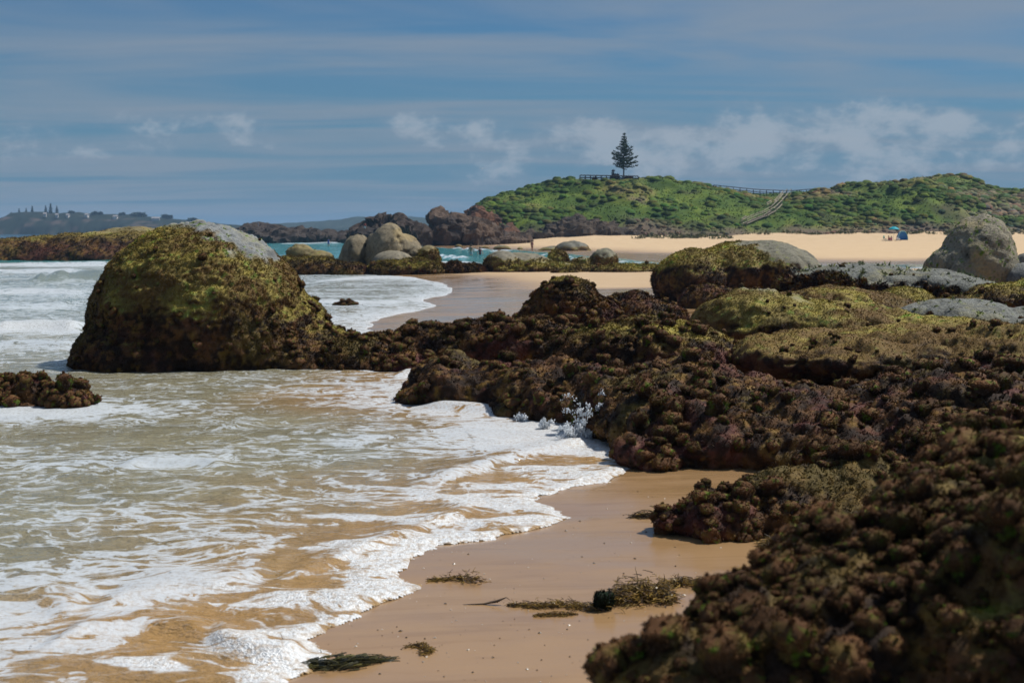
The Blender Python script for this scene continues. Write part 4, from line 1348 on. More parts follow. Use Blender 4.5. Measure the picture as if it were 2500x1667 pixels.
st_o = empty('beach_steps', hill_at(1820, 545))
sb = np.array(st_o.location)
path = [(1815, 552), (1840, 541), (1865, 532), (1885, 520), (1900, 505), (1912, 490), (1922, 478)]
pw = [hill_at(*p) for p in path]
pl = [(p + [-0.35, 0, 0.15]) for p in pw]
pr = [(p + [0.55, 0, 0.15]) for p in pw]
dense = []
for a, b in zip(pw[:-1], pw[1:]):
    for k in range(6):
        dense.append(a + (b - a) * k / 6)
stepmesh = None
for p in dense:
    if stepmesh is None:
        bm = bmesh.new()
        add_box(bm, (0, 0, 0), (0.9, 0.34, 0.12))
        stepmesh = bm_mesh('step', bm, M_TIMBER)
    s = link('step', stepmesh, st_o)
    s.location = p + [0.1, 0, 0.45] - sb
for side in (pl, pr):
    for a, b in zip(side[:-1], side[1:]):
        bm = bmesh.new()
        add_bar(bm, Vector(a - sb) + Vector((0, 0, 1.2)), Vector(b - sb) + Vector((0, 0, 1.2)), 0.07, 5)
        link('handrail', bm_mesh('handrail', bm, M_TIMBER), st_o)
        bm = bmesh.new()
        add_bar(bm, Vector(a - sb) + Vector((0, 0, 0.3)), Vector(b - sb) + Vector((0, 0, 0.3)), 0.10, 5)
        link('stringer', bm_mesh('stringer', bm, M_TIMBER), st_o)
    for a in side:
        bm = bmesh.new()
        add_box(bm, Vector(a - sb) + Vector((0, 0, 0.4)), (0.12, 0.12, 1.7))
        link('post', bm_mesh('post', bm, M_TIMBER), st_o)
tag(st_o, 'pale timber steps and handrails climbing the hill from the beach', 'steps')
for k, (a, b, lab) in enumerate([((1887, 502), (1908, 478), 'pale timber rail beside the upper beach steps'), ((1869, 508), (1882, 500), 'short pale rail left of the beach steps'), ((1808, 546), (1820, 540), 'short pale rail low on the hill left of the beach steps')]):
    A, B = hill_at(*a), hill_at(*b)
    post_rail('hill_rail', [A, (A + B) / 2, B], lab, 1.0, M_TIMBER, (1.0, 0.6), 0.06, 0.07, cat='railing')


# ------------------------------------------------------------------ people
def person(loc, rz, height, pose, label, top, bottom, hair=M_HAIR, skin=M_SKIN):
    """continuous skinned body; pose: stand, wade, sit"""
    k = height / 1.7
    if pose == 'sit':
        J = {'pel': (0, 0, .14), 'sp': (0, .05, .36), 'ch': (0, .06, .55), 'nk': (0, .04, .68), 'hd': (0, .02, .80), 'ht': (0, .02, .90)}
        legs = [((.1, 0, .14), (.13, -.40, .42), (.14, -.62, .06), (.14, -.76, .04))]
        arms = [((.19, .05, .60), (.24, -.10, .42), (.16, -.34, .42), (.14, -.42, .42))]
    else:
        J = {'pel': (0, 0, .92), 'sp': (0, .01, 1.12), 'ch': (0, .02, 1.32), 'nk': (0, .0, 1.46), 'hd': (0, -.01, 1.57), 'ht': (0, -.01, 1.67)}
        legs = [((.09, 0, .88), (.11, -.03, .48), (.11, .02, .08), (.12, -.12, .04))]
        e = .30 if pose == 'wade' else .24
        arms = [((.19, .02, 1.38), (e, .02, 1.12), (e + .01, -.12, .92), (e, -.18, .84))]
    verts, rad, edges = [], [], []

    def v(p, r):
        verts.append(tuple(c * k for c in p))
        rad.append(r * k)
        return len(verts) - 1
    pel = v(J['pel'], .125)
    sp = v(J['sp'], .115)
    ch = v(J['ch'], .14)
    nk = v(J['nk'], .055)
    hd = v(J['hd'], .095)
    ht = v(J['ht'], .08)
    edges += [(pel, sp), (sp, ch), (ch, nk), (nk, hd), (hd, ht)]
    for sgn in (1, -1):
        for chain, rs, root in ((legs[0], (.085, .06, .042, .035), pel), (arms[0], (.055, .042, .032, .03), ch)):
            prev = root
            for p, r in zip(chain, rs):
                sy = .25 if (pose == 'stand' and root == pel) else 0
                cur = v((sgn * p[0], p[1] + sgn * sy * (J['pel'][2] - p[2]) * .25, p[2]), r)
                edges.append((prev, cur))
                prev = cur
    me = bpy.data.meshes.new('tmp')
    me.from_pydata(verts, edges, [])
    ob = link('tmp', me)
    md = ob.modifiers.new('skin', 'SKIN')
    md.use_smooth_shade = True
    for i, r in enumerate(rad):
        me.skin_vertices[0].data[i].radius = (r, r)
        me.skin_vertices[0].data[i].use_root = (i == 0)
    sbd = ob.modifiers.new('s', 'SUBSURF')
    sbd.levels = 1
    dg = bpy.context.evaluated_depsgraph_get()
    nm = bpy.data.meshes.new_from_object(ob.evaluated_get(dg))
    bpy.data.objects.remove(ob)
    bpy.data.meshes.remove(me)
    nm.name = 'person'
    nm.materials.clear()
    for mm in (skin, top, bottom):
        nm.materials.append(mm)
    zp, zc, zn = J['pel'][2] * k, J['sp'][2] * k, J['nk'][2] * k
    for p in nm.polygons:
        c = p.center
        inarm = abs(c.x) > .2 * k
        if c.z > zp + .08 * k and c.z < zn - .02 * k and not inarm:
            p.material_index = 1
        elif c.z <= zp + .08 * k and c.z > zp - .25 * k and not inarm and abs(c.y) < .25 * k:
            p.material_index = 2
    o = link('person', nm)
    o.location = loc
    o.rotation_euler = (0, 0, rz)
    bm = bmesh.new()
    hx = Vector(J['hd']) * k
    bmesh.ops.create_icosphere(bm, subdivisions=2, radius=.118 * k, matrix=Matrix.Translation(hx + Vector((0, .025 * k, .045 * k))))
    bmesh.ops.delete(bm, geom=[f for f in bm.faces if f.calc_center_median().z < hx.z - .02 * k and f.calc_center_median().y < hx.y + .02 * k], context='FACES')
    link('hair', bm_mesh('hair', bm, hair, True), o)
    tag(o, label, 'person')
    return o


def ph(px, y0, y1, d):
    a, b = P(px, y1, d), P(px, y0, d)
    return a, b[2] - a[2]


a, h_ = ph(1299, 587, 613, 190)
person((a[0], a[1], a[2] - 0.15), 0.6, h_ + 0.15, 'stand', 'standing bather in maroon swimwear at the far water edge', M_MAROON, M_MAROON)
a = P(1150, 620, 150)
person((a[0], a[1], a[2] - 0.75), 2.6, 1.75, 'wade', 'pale bather waist deep in the green channel, left of the two', M_SKIN, M_GREYCLOTH)
a = P(1172, 620, 155)
person((a[0], a[1], a[2] - 0.85), 0.4, 1.6, 'wade', 'darker bather waist deep in the green channel, right of the two', M_MAROON, M_MAROON)
a = P(802, 600, 240)
person((a[0], a[1], a[2] - 0.35), 0.2, 1.6, 'wade', 'bather in a blue top in the surf beyond the tan boulder', M_BLUECLOTH, M_BLUECLOTH)
a = P(631, 556, 331)
person((a[0], a[1], a[2] - 0.2), 0.0, 1.55, 'stand', 'tiny grey figure standing on the far rock platform', M_GREYCLOTH, M_GREYCLOTH)
a = P(891, 562, 243)
person((a[0], a[1], a[2] - 0.3), 0.0, 1.65, 'stand', 'figure in red and white behind the tan double boulder', M_REDCLOTH, M_WHITECLOTH)

# ------------------------------------------------------------------ beach camp: parasol, shelter, sitters
cp = ground_hit(2181, 587)
o = empty('beach_umbrella', cp)
bm = bmesh.new()
add_bar(bm, (0, 0, -0.3), (0.05, 0, 2.45), 0.025, 6)
link('pole', bm_mesh('pole', bm, M_METAL), o)
bm = bmesh.new()
segs, rings = 16, 5
R = 1.05
tv = []
top = bm.verts.new((0.05, 0, 2.5))
for r in range(1, rings + 1):
    row = []
    f = r / rings
    for s in range(segs):
        a = s * 2 * math.pi / segs
        sc_ = 1.0 if s % 2 == 0 else 0.965
        row.append(bm.verts.new((0.05 + math.cos(a) * R * f * sc_, math.sin(a) * R * f * sc_, 2.5 - 0.5 * f ** 2.0 - (0.03 if s % 2 else 0))))
    tv.append(row)
for s in range(segs):
    bm.faces.new((top, tv[0][s], tv[0][(s + 1) % segs]))
    for r in range(rings - 1):
        bm.faces.new((tv[r][s], tv[r + 1][s], tv[r + 1][(s + 1) % segs], tv[r][(s + 1) % segs]))
cn = link('canopy', bm_mesh('canopy', bm, M_TEAL, True), o)
md = cn.modifiers.new('t', 'SOLIDIFY')
md.thickness = 0.02
tag(o, 'open teal beach umbrella on the far sand', 'umbrella')

tp_ = ground_hit(2203, 587)
o = empty('beach_shelter', tp_)
bm = bmesh.new()
nu, nv = 16, 8
rows = []
for i in range(nv + 1):
    th = math.pi / 2 * i / nv
    row = []
    for j in range(nu + 1):
        ph_ = -0.35 + (math.pi + 0.5) * j / nu
        row.append(bm.verts.new((1.0 * math.cos(ph_) * math.cos(th) ** 0.8, 0.8 * math.sin(ph_) * math.cos(th) ** 0.8, 1.35 * math.sin(th) ** 0.9)))
    rows.append(row)
for i in range(nv):
    for j in range(nu):
        try:
            bm.faces.new((rows[i][j], rows[i][j + 1], rows[i + 1][j + 1], rows[i + 1][j]))
        except ValueError:
            pass
dome = link('dome', bm_mesh('dome', bm, M_TENT, True), o)
md = dome.modifiers.new('t', 'SOLIDIFY')
md.thickness = 0.02
bm = bmesh.new()
for j in (0, nu):
    for i in range(nv):
        pa, pb = [((1.0 * math.cos(-0.35 + (math.pi + 0.5) * j / nu) * math.cos(math.pi / 2 * ii / nv) ** 0.8), 0.8 * math.sin(-0.35 + (math.pi + 0.5) * j / nu) * math.cos(math.pi / 2 * ii / nv) ** 0.8, 1.35 * math.sin(math.pi / 2 * ii / nv) ** 0.9) for ii in (i, i + 1)]
        add_bar(bm, pa, pb, 0.035, 5)
link('edge_piping', bm_mesh('edge_piping', bm, M_TENTEDGE), o)
bm = bmesh.new()
add_box(bm, (0, 0.1, 0.01), (1.6, 1.0, 0.03))
link('floor_sheet', bm_mesh('floor_sheet', bm, M_TENTDARK), o)
o.rotation_euler = (0, 0, 0.5)
o.scale = (1.15, 1.15, 1.25)
tag(o, 'blue dome beach shelter beside the teal umbrella', 'tent')
g = ground_hit(2170, 588)
person(g, 0.7, 1.7, 'sit', 'sitter in red under the left side of the teal umbrella', M_REDCLOTH, M_PINKCLOTH)
g = ground_hit(2176, 588)
person(g, -0.3, 1.6, 'sit', 'sitter in pink under the teal umbrella', M_PINKCLOTH, M_PINKCLOTH)
g = ground_hit(2190, 588)
person(g, 0.9, 1.6, 'sit', 'sitter in white between the teal umbrella and the blue shelter', M_WHITECLOTH, M_BLUECLOTH)
g = ground_hit(2161, 587)
o = empty('beach_chair', g)
bm = bmesh.new()
add_box(bm, (0, 0, 0.3), (0.5, 0.5, 0.05))
link('seat', bm_mesh('seat', bm, M_TENTDARK), o)
bm = bmesh.new()
add_box(bm, (0, 0.27, 0.6), (0.5, 0.05, 0.6))
link('backrest', bm_mesh('backrest', bm, M_TENTEDGE), o)
for sx in (-.22, .22):
    for sy in (-.2, .2):
        bm = bmesh.new()
        add_bar(bm, (sx, sy, 0), (sx, sy, 0.3), 0.02, 5)
        link('leg', bm_mesh('leg', bm, M_METAL), o)
o.rotation_euler = (0, 0, 0.8)
tag(o, 'small dark folding beach chair left of the teal umbrella', 'chair')

# ------------------------------------------------------------------ far headland, low hills
def headland(name, label, crest, d, depth, seed, colA, colB, amp):
    crest = np.array(crest, float)
    px = np.linspace(crest[0, 0], crest[-1, 0], 420)
    vv = np.linspace(0, 2, 40)
    PX, VV = np.meshgrid(px, vv)
    p, v = PX.ravel(), VV.ravel()
    cy = np.interp(p, crest[:, 0], crest[:, 1])
    cz = CAM_Z + (HOR - cy) * d / F
    dd = d - depth + depth * v
    x = (p - CX) / F * d + (v - 1) * 0
    prof = np.where(v <= 1, np.clip(v * 1.6, 0, 1) ** 0.45, np.cos((v - 1) * math.pi / 2))
    p3 = np.column_stack([x, dd, np.zeros(len(x))])
    nz = fbm(p3 / 30 + seed, 4)
    z = -1 + (cz + 1) * prof * (1 + 0.0 * nz) + amp * nz * np.clip(v, 0, 1) + 0.35 * amp * (0.6 - cells(p3 / 9))
    dd = dd + 14 * fbm(np.column_stack([x / 25, np.zeros(len(x)), z / 25]) + seed, 3) * (v < 1)
    V = np.column_stack([x, dd, z])
    idx = np.arange(len(V)).reshape(PX.shape)
    q = np.stack([idx[:-1, :-1], idx[:-1, 1:], idx[1:, 1:], idx[1:, :-1]], -1).reshape(-1, 4)
    c = lerp(np.tile(np.array(colA), (len(V), 1)), np.array(colB), sstep(fbm(V / 18 + seed, 3), 0.05, 0.4) * (1 - sstep(v, 0.35, 0.7)))
    o = link(name, mesh(name, V, q, M_FARLAND, col=np.clip(c, 0.005, 1)))
    tag(o, label, kind='structure')
    return V


DH = 1500.0
HL = [(-40, 568), (0, 560), (18, 545), (40, 530), (60, 521), (110, 519), (160, 523), (200, 520), (240, 524), (300, 526), (400, 531), (480, 541), (560, 549), (640, 553), (760, 558), (900, 566)]
headland('headland', 'far wooded headland with houses across the bay', HL, DH, 90, 2, (0.018, 0.026, 0.017), (0.10, 0.075, 0.06), 2.2)
headland('hills', 'low hazy hills beyond the far rock platform', [(560, 560), (640, 552), (700, 547), (800, 541), (850, 538), (880, 531), (920, 533), (960, 527), (1010, 531), (1060, 536), (1150, 545), (1300, 552)], 2300.0, 200, 5, (0.03, 0.042, 0.025), (0.05, 0.06, 0.04), 3.5)
hl = np.array(HL, float)
NPS = [(0.10, 0.17), (0.4, 0.16), (0.7, 0.09), (0.99, 0.01)]
PINES = [(47, 511, 'tiny tufted pine at the seaward tip of the far headland'), (64, 509, 'small pine second from the tip of the far headland'),
         (79, 504, 'single tall pine left of the trio on the far headland'), (112, 503, 'left pine of the trio on the far headland'),
         (124, 499, 'tallest middle pine of the trio on the far headland'), (139, 504, 'right pine of the trio on the far headland')]
for k, (a, ty, lab) in enumerate(PINES):
    gy_ = np.interp(a, hl[:, 0], hl[:, 1])
    b = P(a, gy_ + 4, DH - 30)
    H = (gy_ + 4 - ty) * DH / F
    norfolk('norfolk_pine', b, H, NPS, 9, lab, 'pines on the far headland', 30, 40 + k, size=H * 0.075)


def round_tree(loc, r, h, label, seed):
    rng = np.random.default_rng(seed)
    o = empty('round_tree', loc)
    bm = bmesh.new()
    add_bar(bm, (0, 0, -2), (0, 0, h * 0.6), 0.3, 6, 0.15)
    for k in range(4):
        a = rng.uniform(0, 6.28)
        add_bar(bm, (0, 0, h * 0.4), (math.cos(a) * r * 0.6, math.sin(a) * r * 0.6, h * 0.75), 0.15, 5, 0.05)
    link('trunk', bm_mesh('trunk', bm, M_TRUNK), o)
    n = 420
    d = rng.normal(size=(n, 3))
    d /= np.linalg.norm(d, axis=1)[:, None]
    p = d * (0.5 + 0.5 * rng.random((n, 1))) * [r, r, h * 0.42] + [0, 0, h * 0.55]
    p += 0.3 * r * np.column_stack([fbm(p / r * 1.2 + kk + seed, 2) for kk in (0, 9, 18)])
    cs = np.array([0.03, 0.045, 0.022]) * rng.uniform(0.6, 1.4, (n, 1))
    bv, bf, bc = blades(p, d, cs, r * 0.2, 3, seed, 0.0, 0.5)
    link('crown', mesh('crown', bv, bf, M_LEAF, col=bc, smooth=False), o)
    tag(o, label, 'tree', 'round trees on the far headland')


for k, (a, rpx, ty, lab) in enumerate([(174, 8, 521, 'round tree beside the white house on the far headland'), (232, 8, 525, 'boxy tree clump near the middle of the far headland'), (246, 6, 523, 'taller tree right of the boxy clump on the far headland'),
                                       (298, 8, 531, 'round tree behind the brownish houses on the far headland'), (338, 18, 533, 'broad spreading tree toward the low end of the far headland'),
                                       (408, 13, 540, 'low tree right of the long white building across the bay'), (28, 6, 519, 'bent tree at the cliff edge of the far headland'), (470, 12, 545, 'dark tree above the straw-topped flat reef')]):
    gy_ = np.interp(a, hl[:, 0], hl[:, 1])
    b = P(a, gy_ + 3, DH - 34)
    round_tree(b, rpx * DH / F, max(4.0, (gy_ + 3 - ty) * DH / F), lab, 80 + k)


def house(loc, wd, hh, label, rz):
    o = empty('house', loc)
    bm = bmesh.new()
    add_box(bm, (0, 0, hh / 2 - 1), (wd, 6, hh + 2))
    link('wall', bm_mesh('wall', bm, M_HOUSEWALL), o)
    bm = bmesh.new()
    vs_ = [bm.verts.new(c) for c in ((-wd / 2 - .4, -3.4, hh), (wd / 2 + .4, -3.4, hh), (wd / 2 + .4, 3.4, hh), (-wd / 2 - .4, 3.4, hh), (-wd / 2 - .4, 0, hh + 1.5), (wd / 2 + .4, 0, hh + 1.5))]
    for f in ((0, 1, 5, 4), (2, 3, 4, 5), (0, 4, 3), (1, 2, 5), (3, 2, 1, 0)):
        bm.faces.new([vs_[i] for i in f])
    link('roof', bm_mesh('roof', bm, M_HOUSEROOF), o)
    for sx in (-0.28, 0.28):
        bm = bmesh.new()
        add_box(bm, (sx * wd, -3.03, hh * 0.55), (wd * 0.22, 0.12, hh * 0.4))
        link('window', bm_mesh('window', bm, M_WINDOW), o)
    o.rotation_euler = (0, 0, rz)
    tag(o, label, 'house', 'houses on the far headland')


for k, (a, wpx, hpx, lab) in enumerate([(166, 6, 5, 'bright white house just left of the round tree on the far headland'), (110, 7, 4, 'pale house under the left pine of the trio'), (139, 7, 4, 'pale house under the right pine of the trio'),
                                        (212, 8, 4, 'long pale house left of the boxy tree clump on the far headland'), (282, 11, 4, 'long brownish-white house below the round tree on the far headland'), (380, 22, 4, 'long low white building across the bay')]):
    gy_ = np.interp(a, hl[:, 0], hl[:, 1])
    b = P(a, gy_ + 6, DH - 55)
    house(b, wpx * 0.8 * DH / F, hpx * 0.62 * DH / F, lab, RNG.uniform(-0.25, 0.25))

# gull
g = P(1178, 412, 260)
bm = bmesh.new()
sect = [(-0.26, 0.02), (-0.15, 0.055), (0.0, 0.075), (0.15, 0.055), (0.24, 0.045), (0.30, 0.02)]
rings_ = []
for yy_, rr_ in sect:
    rings_.append([bm.verts.new((rr_ * math.cos(a * math.pi / 4), -yy_, rr_ * math.sin(a * math.pi / 4))) for a in range(8)])
for r0, r1 in zip(rings_[:-1], rings_[1:]):
    for a in range(8):
        bm.faces.new((r0[a], r0[(a + 1) % 8], r1[(a + 1) % 8], r1[a]))
gull = link('seagull', bm_mesh('seagull', bm, M_WHITECLOTH, True))
gull.location = g
for sgn in (1, -1):
    bm = bmesh.new()
    vs_ = [bm.verts.new((sgn * a, b, c)) for a, b, c in ((0.04, -0.08, 0.03), (0.30, -0.14, 0.16), (0.65, 0.04, 0.08), (0.30, 0.04, 0.15), (0.04, 0.10, 0.03))]
    bm.faces.new(vs_[:2] + [vs_[3], vs_[4]])
    bm.faces.new((vs_[1], vs_[2], vs_[3]))
    wg = link('wing', bm_mesh('wing', bm, M_WHITECLOTH), gull)
    md = wg.modifiers.new('t', 'SOLIDIFY')
    md.thickness = 0.02
tag(gull, 'white gull flying in the sky left of the green hill', 'bird')


# ------------------------------------------------------------------ seaweed wrack on the wet sand
def weed(name, label, spine, thick, n, blade, seed, cols=((0.20, 0.12, 0.02), (0.08, 0.045, 0.015), (0.28, 0.18, 0.035)), flat=0.35, cat='seaweed', sprig=None, along=0.8):
    """a heap of narrow wet fronds laid along a line on the sand"""
    rng = np.random.default_rng(seed)
    sp = np.array([ground_hit(*p) for p in spine])
    seg = np.linalg.norm(np.diff(sp, axis=0), axis=1)
    cum = np.concatenate([[0], np.cumsum(seg)]) / seg.sum()
    Vs, Fs, Cs, off = [], [], [], 0
    for k in range(int(n * 1.7)):
        t = rng.random()
        c = np.array([np.interp(t, cum, sp[:, i]) for i in range(3)])
        tt = np.array([np.interp(min(t + .05, 1), cum, sp[:, i]) - np.interp(max(t - .05, 0), cum, sp[:, i]) for i in range(3)])
        tt /= np.linalg.norm(tt) + 1e-9
        th = np.interp(t, np.linspace(0, 1, len(thick)), thick)
        c = c + rng.normal(size=3) * [th * .6, th * 1.0, 0] + [0, 0, abs(rng.normal()) * th * 0.55]
        a = tt * rng.choice([-1, 1]) + rng.normal(size=3) * along
        a[2] = abs(a[2]) * flat
        a /= np.linalg.norm(a)
        L = blade * 0.7 * rng.uniform(0.4, 1.3)
        side = np.cross(a, [0, 0, 1.0])
        side = side / (np.linalg.norm(side) + 1e-9)
        wd = L * rng.uniform(0.035, 0.10)
        m = 4
        col = np.array(cols[rng.integers(0, len(cols))]) * rng.uniform(0.5, 1.3)
        pts = []
        for j in range(m + 1):
            f = j / m
            pp = c + a * L * f + np.array([0, 0, -0.3 * L * f * f * (1 - flat)]) + side * math.sin(f * 3 + k) * L * 0.1
            ww = wd * (1 - f * 0.85)
            pts += [pp - side * ww, pp + side * ww + [0, 0, ww * 0.4]]
        Vs.append(pts)
        for j in range(m):
            Fs.append((off + 2 * j, off + 2 * j + 1, off + 2 * j + 3, off + 2 * j + 2))
        Cs += [col] * len(pts)
        off += len(pts)
    V = np.concatenate([np.array(v) for v in Vs])
    zmin = np.maximum(sand_z(V[:, :2]), 0.0) + 0.003
    V[:, 2] = np.maximum(V[:, 2], zmin)
    loc = sp.mean(0)
    o = link(name, mesh(name, V - loc, Fs, M_WEED, col=np.array(Cs), smooth=False))
    o.location = loc
    md = o.modifiers.new('t', 'SOLIDIFY')
    md.thickness = 0.003
    tag(o, label, cat)
    for (px0, py0, px1, py1) in (sprig or ()):
        a = ground_hit(px0, py0)
        b = P(px1, py1, a[1] + 0.02)
        Vp, Fp = [], []
        for j in range(9):
            f = j / 8
            pp = a + (b - a) * f + np.array([math.sin(f * 5) * 0.006, 0, 0]) - loc
            ww = 0.0045 * (1.3 - f)
            Vp += [pp + [ww * math.cos(c), ww * math.sin(c), 0] for c in (0, 2.09, 4.19)]
            if j:
                for c in range(3):
                    Fp.append((3 * j - 3 + c, 3 * j - 3 + (c + 1) % 3, 3 * j + (c + 1) % 3, 3 * j + c))
        link('stalk', mesh('stalk', np.array(Vp), Fp, M_WEED, col=np.tile([0.07, 0.05, 0.015], (len(Vp), 1))), o)
    return o


weed('seaweed_clump', 'small brown seaweed sprig on the wet sand nearest the froth', [(1050, 1418), (1110, 1414), (1170, 1420)], (0.012, 0.03, 0.05), 170, 0.07, 1, sprig=[(1148, 1412, 1130, 1388)])
weed('seaweed_clump', 'thick olive-brown seaweed mat beside the upright sea squirt on the sand', [(1490, 1470), (1540, 1462), (1600, 1455), (1628, 1468)], (0.06, 0.09, 0.08, 0.05), 950, 0.10, 2, sprig=[(1556, 1430, 1553, 1382)])
weed('seaweed_strand', 'long ragged seaweed strand running left of the upright sea squirt', [(1245, 1478), (1310, 1482), (1380, 1480), (1470, 1490)], (0.015, 0.03, 0.035, 0.035), 480, 0.06, 3)
weed('seaweed_strand', 'low seaweed fringe reaching from the mat to the near rock', [(1600, 1440), (1660, 1424), (1720, 1432), (1760, 1436)], (0.03, 0.04, 0.035, 0.03), 420, 0.09, 4, sprig=[(1660, 1425, 1658, 1398), (1736, 1430, 1735, 1405)])
weed('seaweed_scrap', 'short dark seaweed scrap lying in front of the long strand', [(1306, 1504), (1350, 1502), (1402, 1500)], (0.012, 0.022, 0.012), 200, 0.045, 5)
weed('seaweed_scrap', 'double scrap of brown weed alone on the sand below the others', [(996, 1580), (1025, 1576), (1050, 1590), (1030, 1597)], (0.014, 0.02, 0.016), 200, 0.05, 6)
weed('kelp_bundle', 'dark bundle of ribbon kelp half buried in the froth at the bottom', [(770, 1628), (830, 1625), (880, 1618), (922, 1612)], (0.03, 0.05, 0.045, 0.015), 240, 0.16, 7, cols=((0.045, 0.04, 0.010), (0.02, 0.02, 0.008), (0.09, 0.08, 0.02)), flat=0.2, along=0.22, sprig=[(700, 1590, 624, 1550), (697, 1585, 688, 1545), (680, 1600, 640, 1580), (780, 1600, 785, 1582), (840, 1610, 836, 1588)])
weed('seaweed_fringe', 'golden seaweed spilling onto the sand from the tip of the low dark rock', [(1545, 1262), (1590, 1262), (1640, 1268), (1690, 1280)], (0.03, 0.05, 0.06, 0.06), 420, 0.10, 8, cols=((0.16, 0.10, 0.015), (0.09, 0.055, 0.012), (0.06, 0.035, 0.012)))
weed('seaweed_fringe', 'golden weed tuft where the low dark rock meets the near rock', [(1860, 1340), (1890, 1325), (1915, 1320)], (0.03, 0.04, 0.04), 160, 0.10, 9, cols=((0.16, 0.10, 0.015), (0.09, 0.055, 0.012)))

# shell chips and weed crumbs on the wet sand
cv_, cf_, cc_, co_ = [], [], [], 0
CH = np.array([G(RNG.uniform(760, 1900), RNG.uniform(1180, 1690), 0.06) for k in range(420)])
CH[:, 2] = sand_z(CH[:, :2])
CHS = shore_sd(CH[:, :2])[0]
for k in range(420):
    g_ = CH[k]
    if CHS[k] < 0.05:
        continue
    r_ = 0.004 + 0.010 * RNG.random() ** 3
    a_ = RNG.uniform(0, 6.28)
    pts_ = np.array([(math.cos(a_ + i * 1.57) * r_ * RNG.uniform(0.5, 1.3), math.sin(a_ + i * 1.57) * r_ * RNG.uniform(0.5, 1.3), 0.002) for i in range(4)] + [(0, 0, 0.002 + r_ * 0.6)])
    cv_.append(pts_ + g_)
    cf_ += [(co_, co_ + 1, co_ + 4), (co_ + 1, co_ + 2, co_ + 4), (co_ + 2, co_ + 3, co_ + 4), (co_ + 3, co_, co_ + 4)]
    cc_ += [np.array([0.05, 0.03, 0.012]) if RNG.random() < 0.7 else np.array([0.55, 0.47, 0.38])] * 5
    co_ += 5
ch = link('beach_litter', mesh('beach_litter', np.concatenate(cv_), cf_, M_WEED, col=np.array(cc_), smooth=False))
tag(ch, 'scattered shell chips and weed crumbs on the wet sand', 'litter', kind='stuff')

# curved kelp stalk
g0 = ground_hit(1130, 1476)
pth = [ground_hit(1130, 1476), ground_hit(1180, 1475), P(1215, 1468, ground_hit(1215, 1476)[1]), P(1236, 1459, ground_hit(1236, 1476)[1]), P(1246, 1466, ground_hit(1246, 1478)[1]), ground_hit(1252, 1480)]
wds = [0.002, 0.010, 0.018, 0.006, 0.003, 0.003]
Vk, Fk = [], []
for i, (p, ww) in enumerate(zip(pth, wds)):
    for a in range(6):
        Vk.append(p - g0 + np.array([0, math.cos(a * math.pi / 3) * ww, 0.004 + math.sin(a * math.pi / 3) * ww * 0.5]))
    if i:
        for a in range(6):
            b = (a + 1) % 6
            Fk.append(((i - 1) * 6 + a, (i - 1) * 6 + b, i * 6 + b, i * 6 + a))
kl = link('kelp_stalk', mesh('kelp_stalk', np.array(Vk), Fk, M_WEED, col=np.tile([0.07, 0.04, 0.015], (len(Vk), 1))))
kl.location = g0
tag(kl, 'single arched kelp blade on the sand left of the long strand', 'kelp')

# lone sea squirt standing on the sand
g = ground_hit(1473, 1487)
o = link('sea_squirt', SQ[2].copy())
V_ = np.empty(len(o.data.vertices) * 4, np.float32)
V_ = V_.reshape(-1, 4)
V_[:] = (0.014, 0.016, 0.010, 1)
V_[::4] = (0.012, 0.045, 0.014, 1)
o.data.color_attributes['Col'].data.foreach_set('color', V_.ravel())
o.location = g - np.array([0, 0, 0.01])
o.scale = (0.062, 0.062, 0.105)
tag(o, 'upright dark green sea squirt standing alone on the wet sand', 'sea squirt')


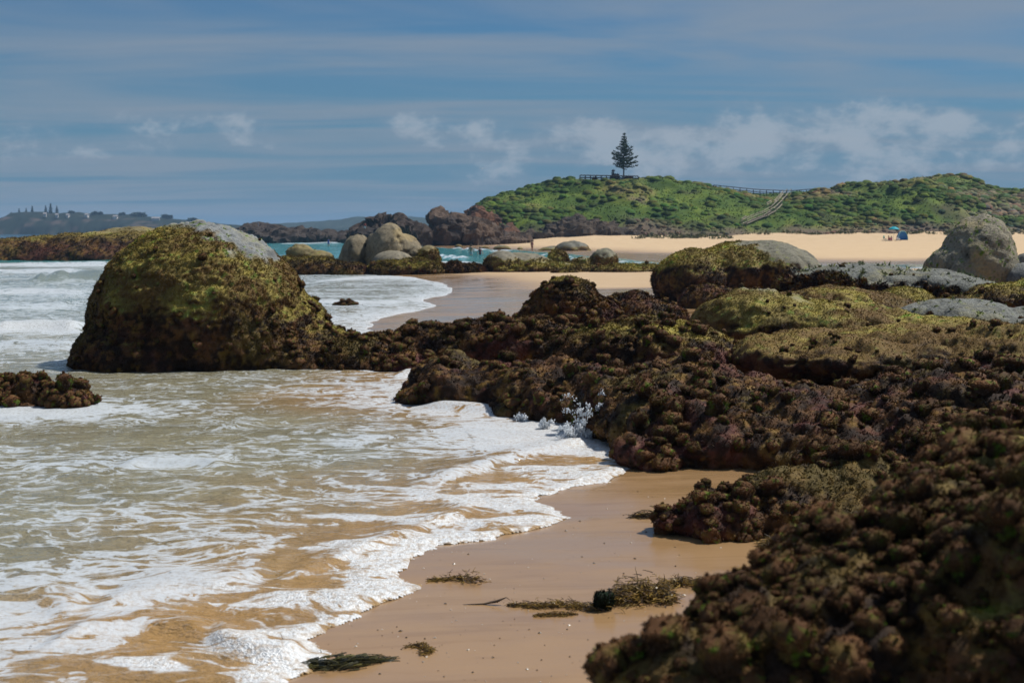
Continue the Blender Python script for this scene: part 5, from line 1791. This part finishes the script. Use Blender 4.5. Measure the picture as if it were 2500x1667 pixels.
# ------------------------------------------------------------------ splash against the reef
def splash():
    rng = np.random.default_rng(5)
    E = []
    base = [(1395, 1075, 22, 20, 16.2), (1430, 1066, 26, 30, 16.0), (1468, 1062, 22, 28, 15.9), (1450, 1098, 60, 20, 15.9), (1400, 1095, 50, 14, 15.9), (1490, 1095, 26, 22, 15.6)]
    for k in range(110):
        x = rng.uniform(1370, 1510)
        base.append((x, rng.uniform(1035 + abs(x - 1450) * 0.4, 1105), rng.uniform(7, 15), rng.uniform(7, 14), rng.uniform(15.7, 16.3)))
    for k in range(40):
        x = rng.uniform(1180, 1370)
        base.append((x, 1006 + (x - 1180) * 0.17 + rng.normal() * 5, rng.uniform(5, 14), rng.uniform(4, 9), 18.9 - (x - 1180) * 0.008))
    V, Q = remesh(E, 0.0125, 1, 2)
    N = vnormals(V, Q)
    V = V + N * (0.02 * fbm(V * 9, 3))[:, None]
    T = np.concatenate([Q[:, [0, 1, 2]], Q[:, [0, 2, 3]]])
    bm = bmesh.new()
    bmesh.ops.create_icosphere(bm, subdivisions=1, radius=1.0)
    iv = np.array([v.co[:] for v in bm.verts])
    it = np.array([[v.index for v in f.verts] for f in bm.faces])
    bm.free()
    Vs, Ts, off = [V], [T], len(V)
    jets = [(1440, 1080, -0.25, 2.0), (1455, 1075, 0.1, 2.15), (1470, 1075, 0.45, 1.9), (1420, 1080, -0.1, 1.7), (1490, 1085, 0.5, 1.5), (1400, 1085, -0.4, 1.3), (1330, 1050, 0.0, 0.9), (1280, 1035, -0.2, 0.8)]
    for jx, jy, vx, vz in jets:
        b0 = G(jx, jy)
        for st_ in range(11):
            ux, uy, uz = 1.5 * vx + rng.normal() * 0.3, rng.normal() * 0.3 - 0.2, 1.6 * vz * rng.uniform(0.4, 1.05)
            for k in range(70):
                tt = rng.random() ** 1.1 * uz / 9.8 * 1.35
                p = b0 + np.array([ux * tt, uy * tt, uz * tt - 4.9 * tt * tt + 0.03]) + rng.normal(size=3) * 0.016
                r = 0.003 + 0.009 * rng.random() ** 2.2
                stretch = np.array([1, 1, 1 + 1.2 * rng.random()])
                Vs.append(iv * r * stretch + p)
                Ts.append(it + off)
                off += len(iv)
    V, Q = np.concatenate(Vs), np.concatenate(Ts)
    loc = np.array([*G(1440, 1100)[:2], 0])
    m, t = new_mat('splash_water')
    tcn = t.n('ShaderNodeTexCoord')
    nz = t.noise(tcn.outputs['Object'], 9.0, 4)
    f1 = t.n('ShaderNodeBsdfPrincipled', {'Base Color': (0.80, 0.84, 0.88), 'Roughness': 0.25})
    f2 = t.n('ShaderNodeBsdfTransparent', {'Color': (0.93, 0.96, 0.98)})
    fin = t.noise(tcn.outputs['Object'], 38.0, 4, 0.6)
    mx = t.n('ShaderNodeMixShader', {0: t.math('MULTIPLY', t.step(t.math('ADD', t.math('MULTIPLY', nz, 0.6), t.math('MULTIPLY', fin, 0.4)), 0.44, 0.58), 0.75), 1: f1.outputs[0], 2: f2.outputs[0]})
    t.n('ShaderNodeOutputMaterial', {'Surface': mx.outputs[0]})
    o = link('splash', mesh('splash', V - loc, Q, m))
    o.location = loc
    tag(o, 'white splash thrown up where the wave hits the reef', 'splash', kind='stuff')


splash()

# ------------------------------------------------------------------ haze over the bay
m = bpy.data.materials.new('haze_air')
m.use_nodes = True
t = NT(m.node_tree)
pv = t.n('ShaderNodeVolumePrincipled', {'Color': (0.42, 0.68, 1.0), 'Density': 0.0002})
t.n('ShaderNodeOutputMaterial', {'Volume': pv.outputs[0]})
bm = bmesh.new()
add_box(bm, (0, 3400, 24.5), (11000, 7400, 55))
hz = link('haze', bm_mesh('haze', bm, m))
tag(hz, 'thin blue sea haze over the bay', kind='stuff')
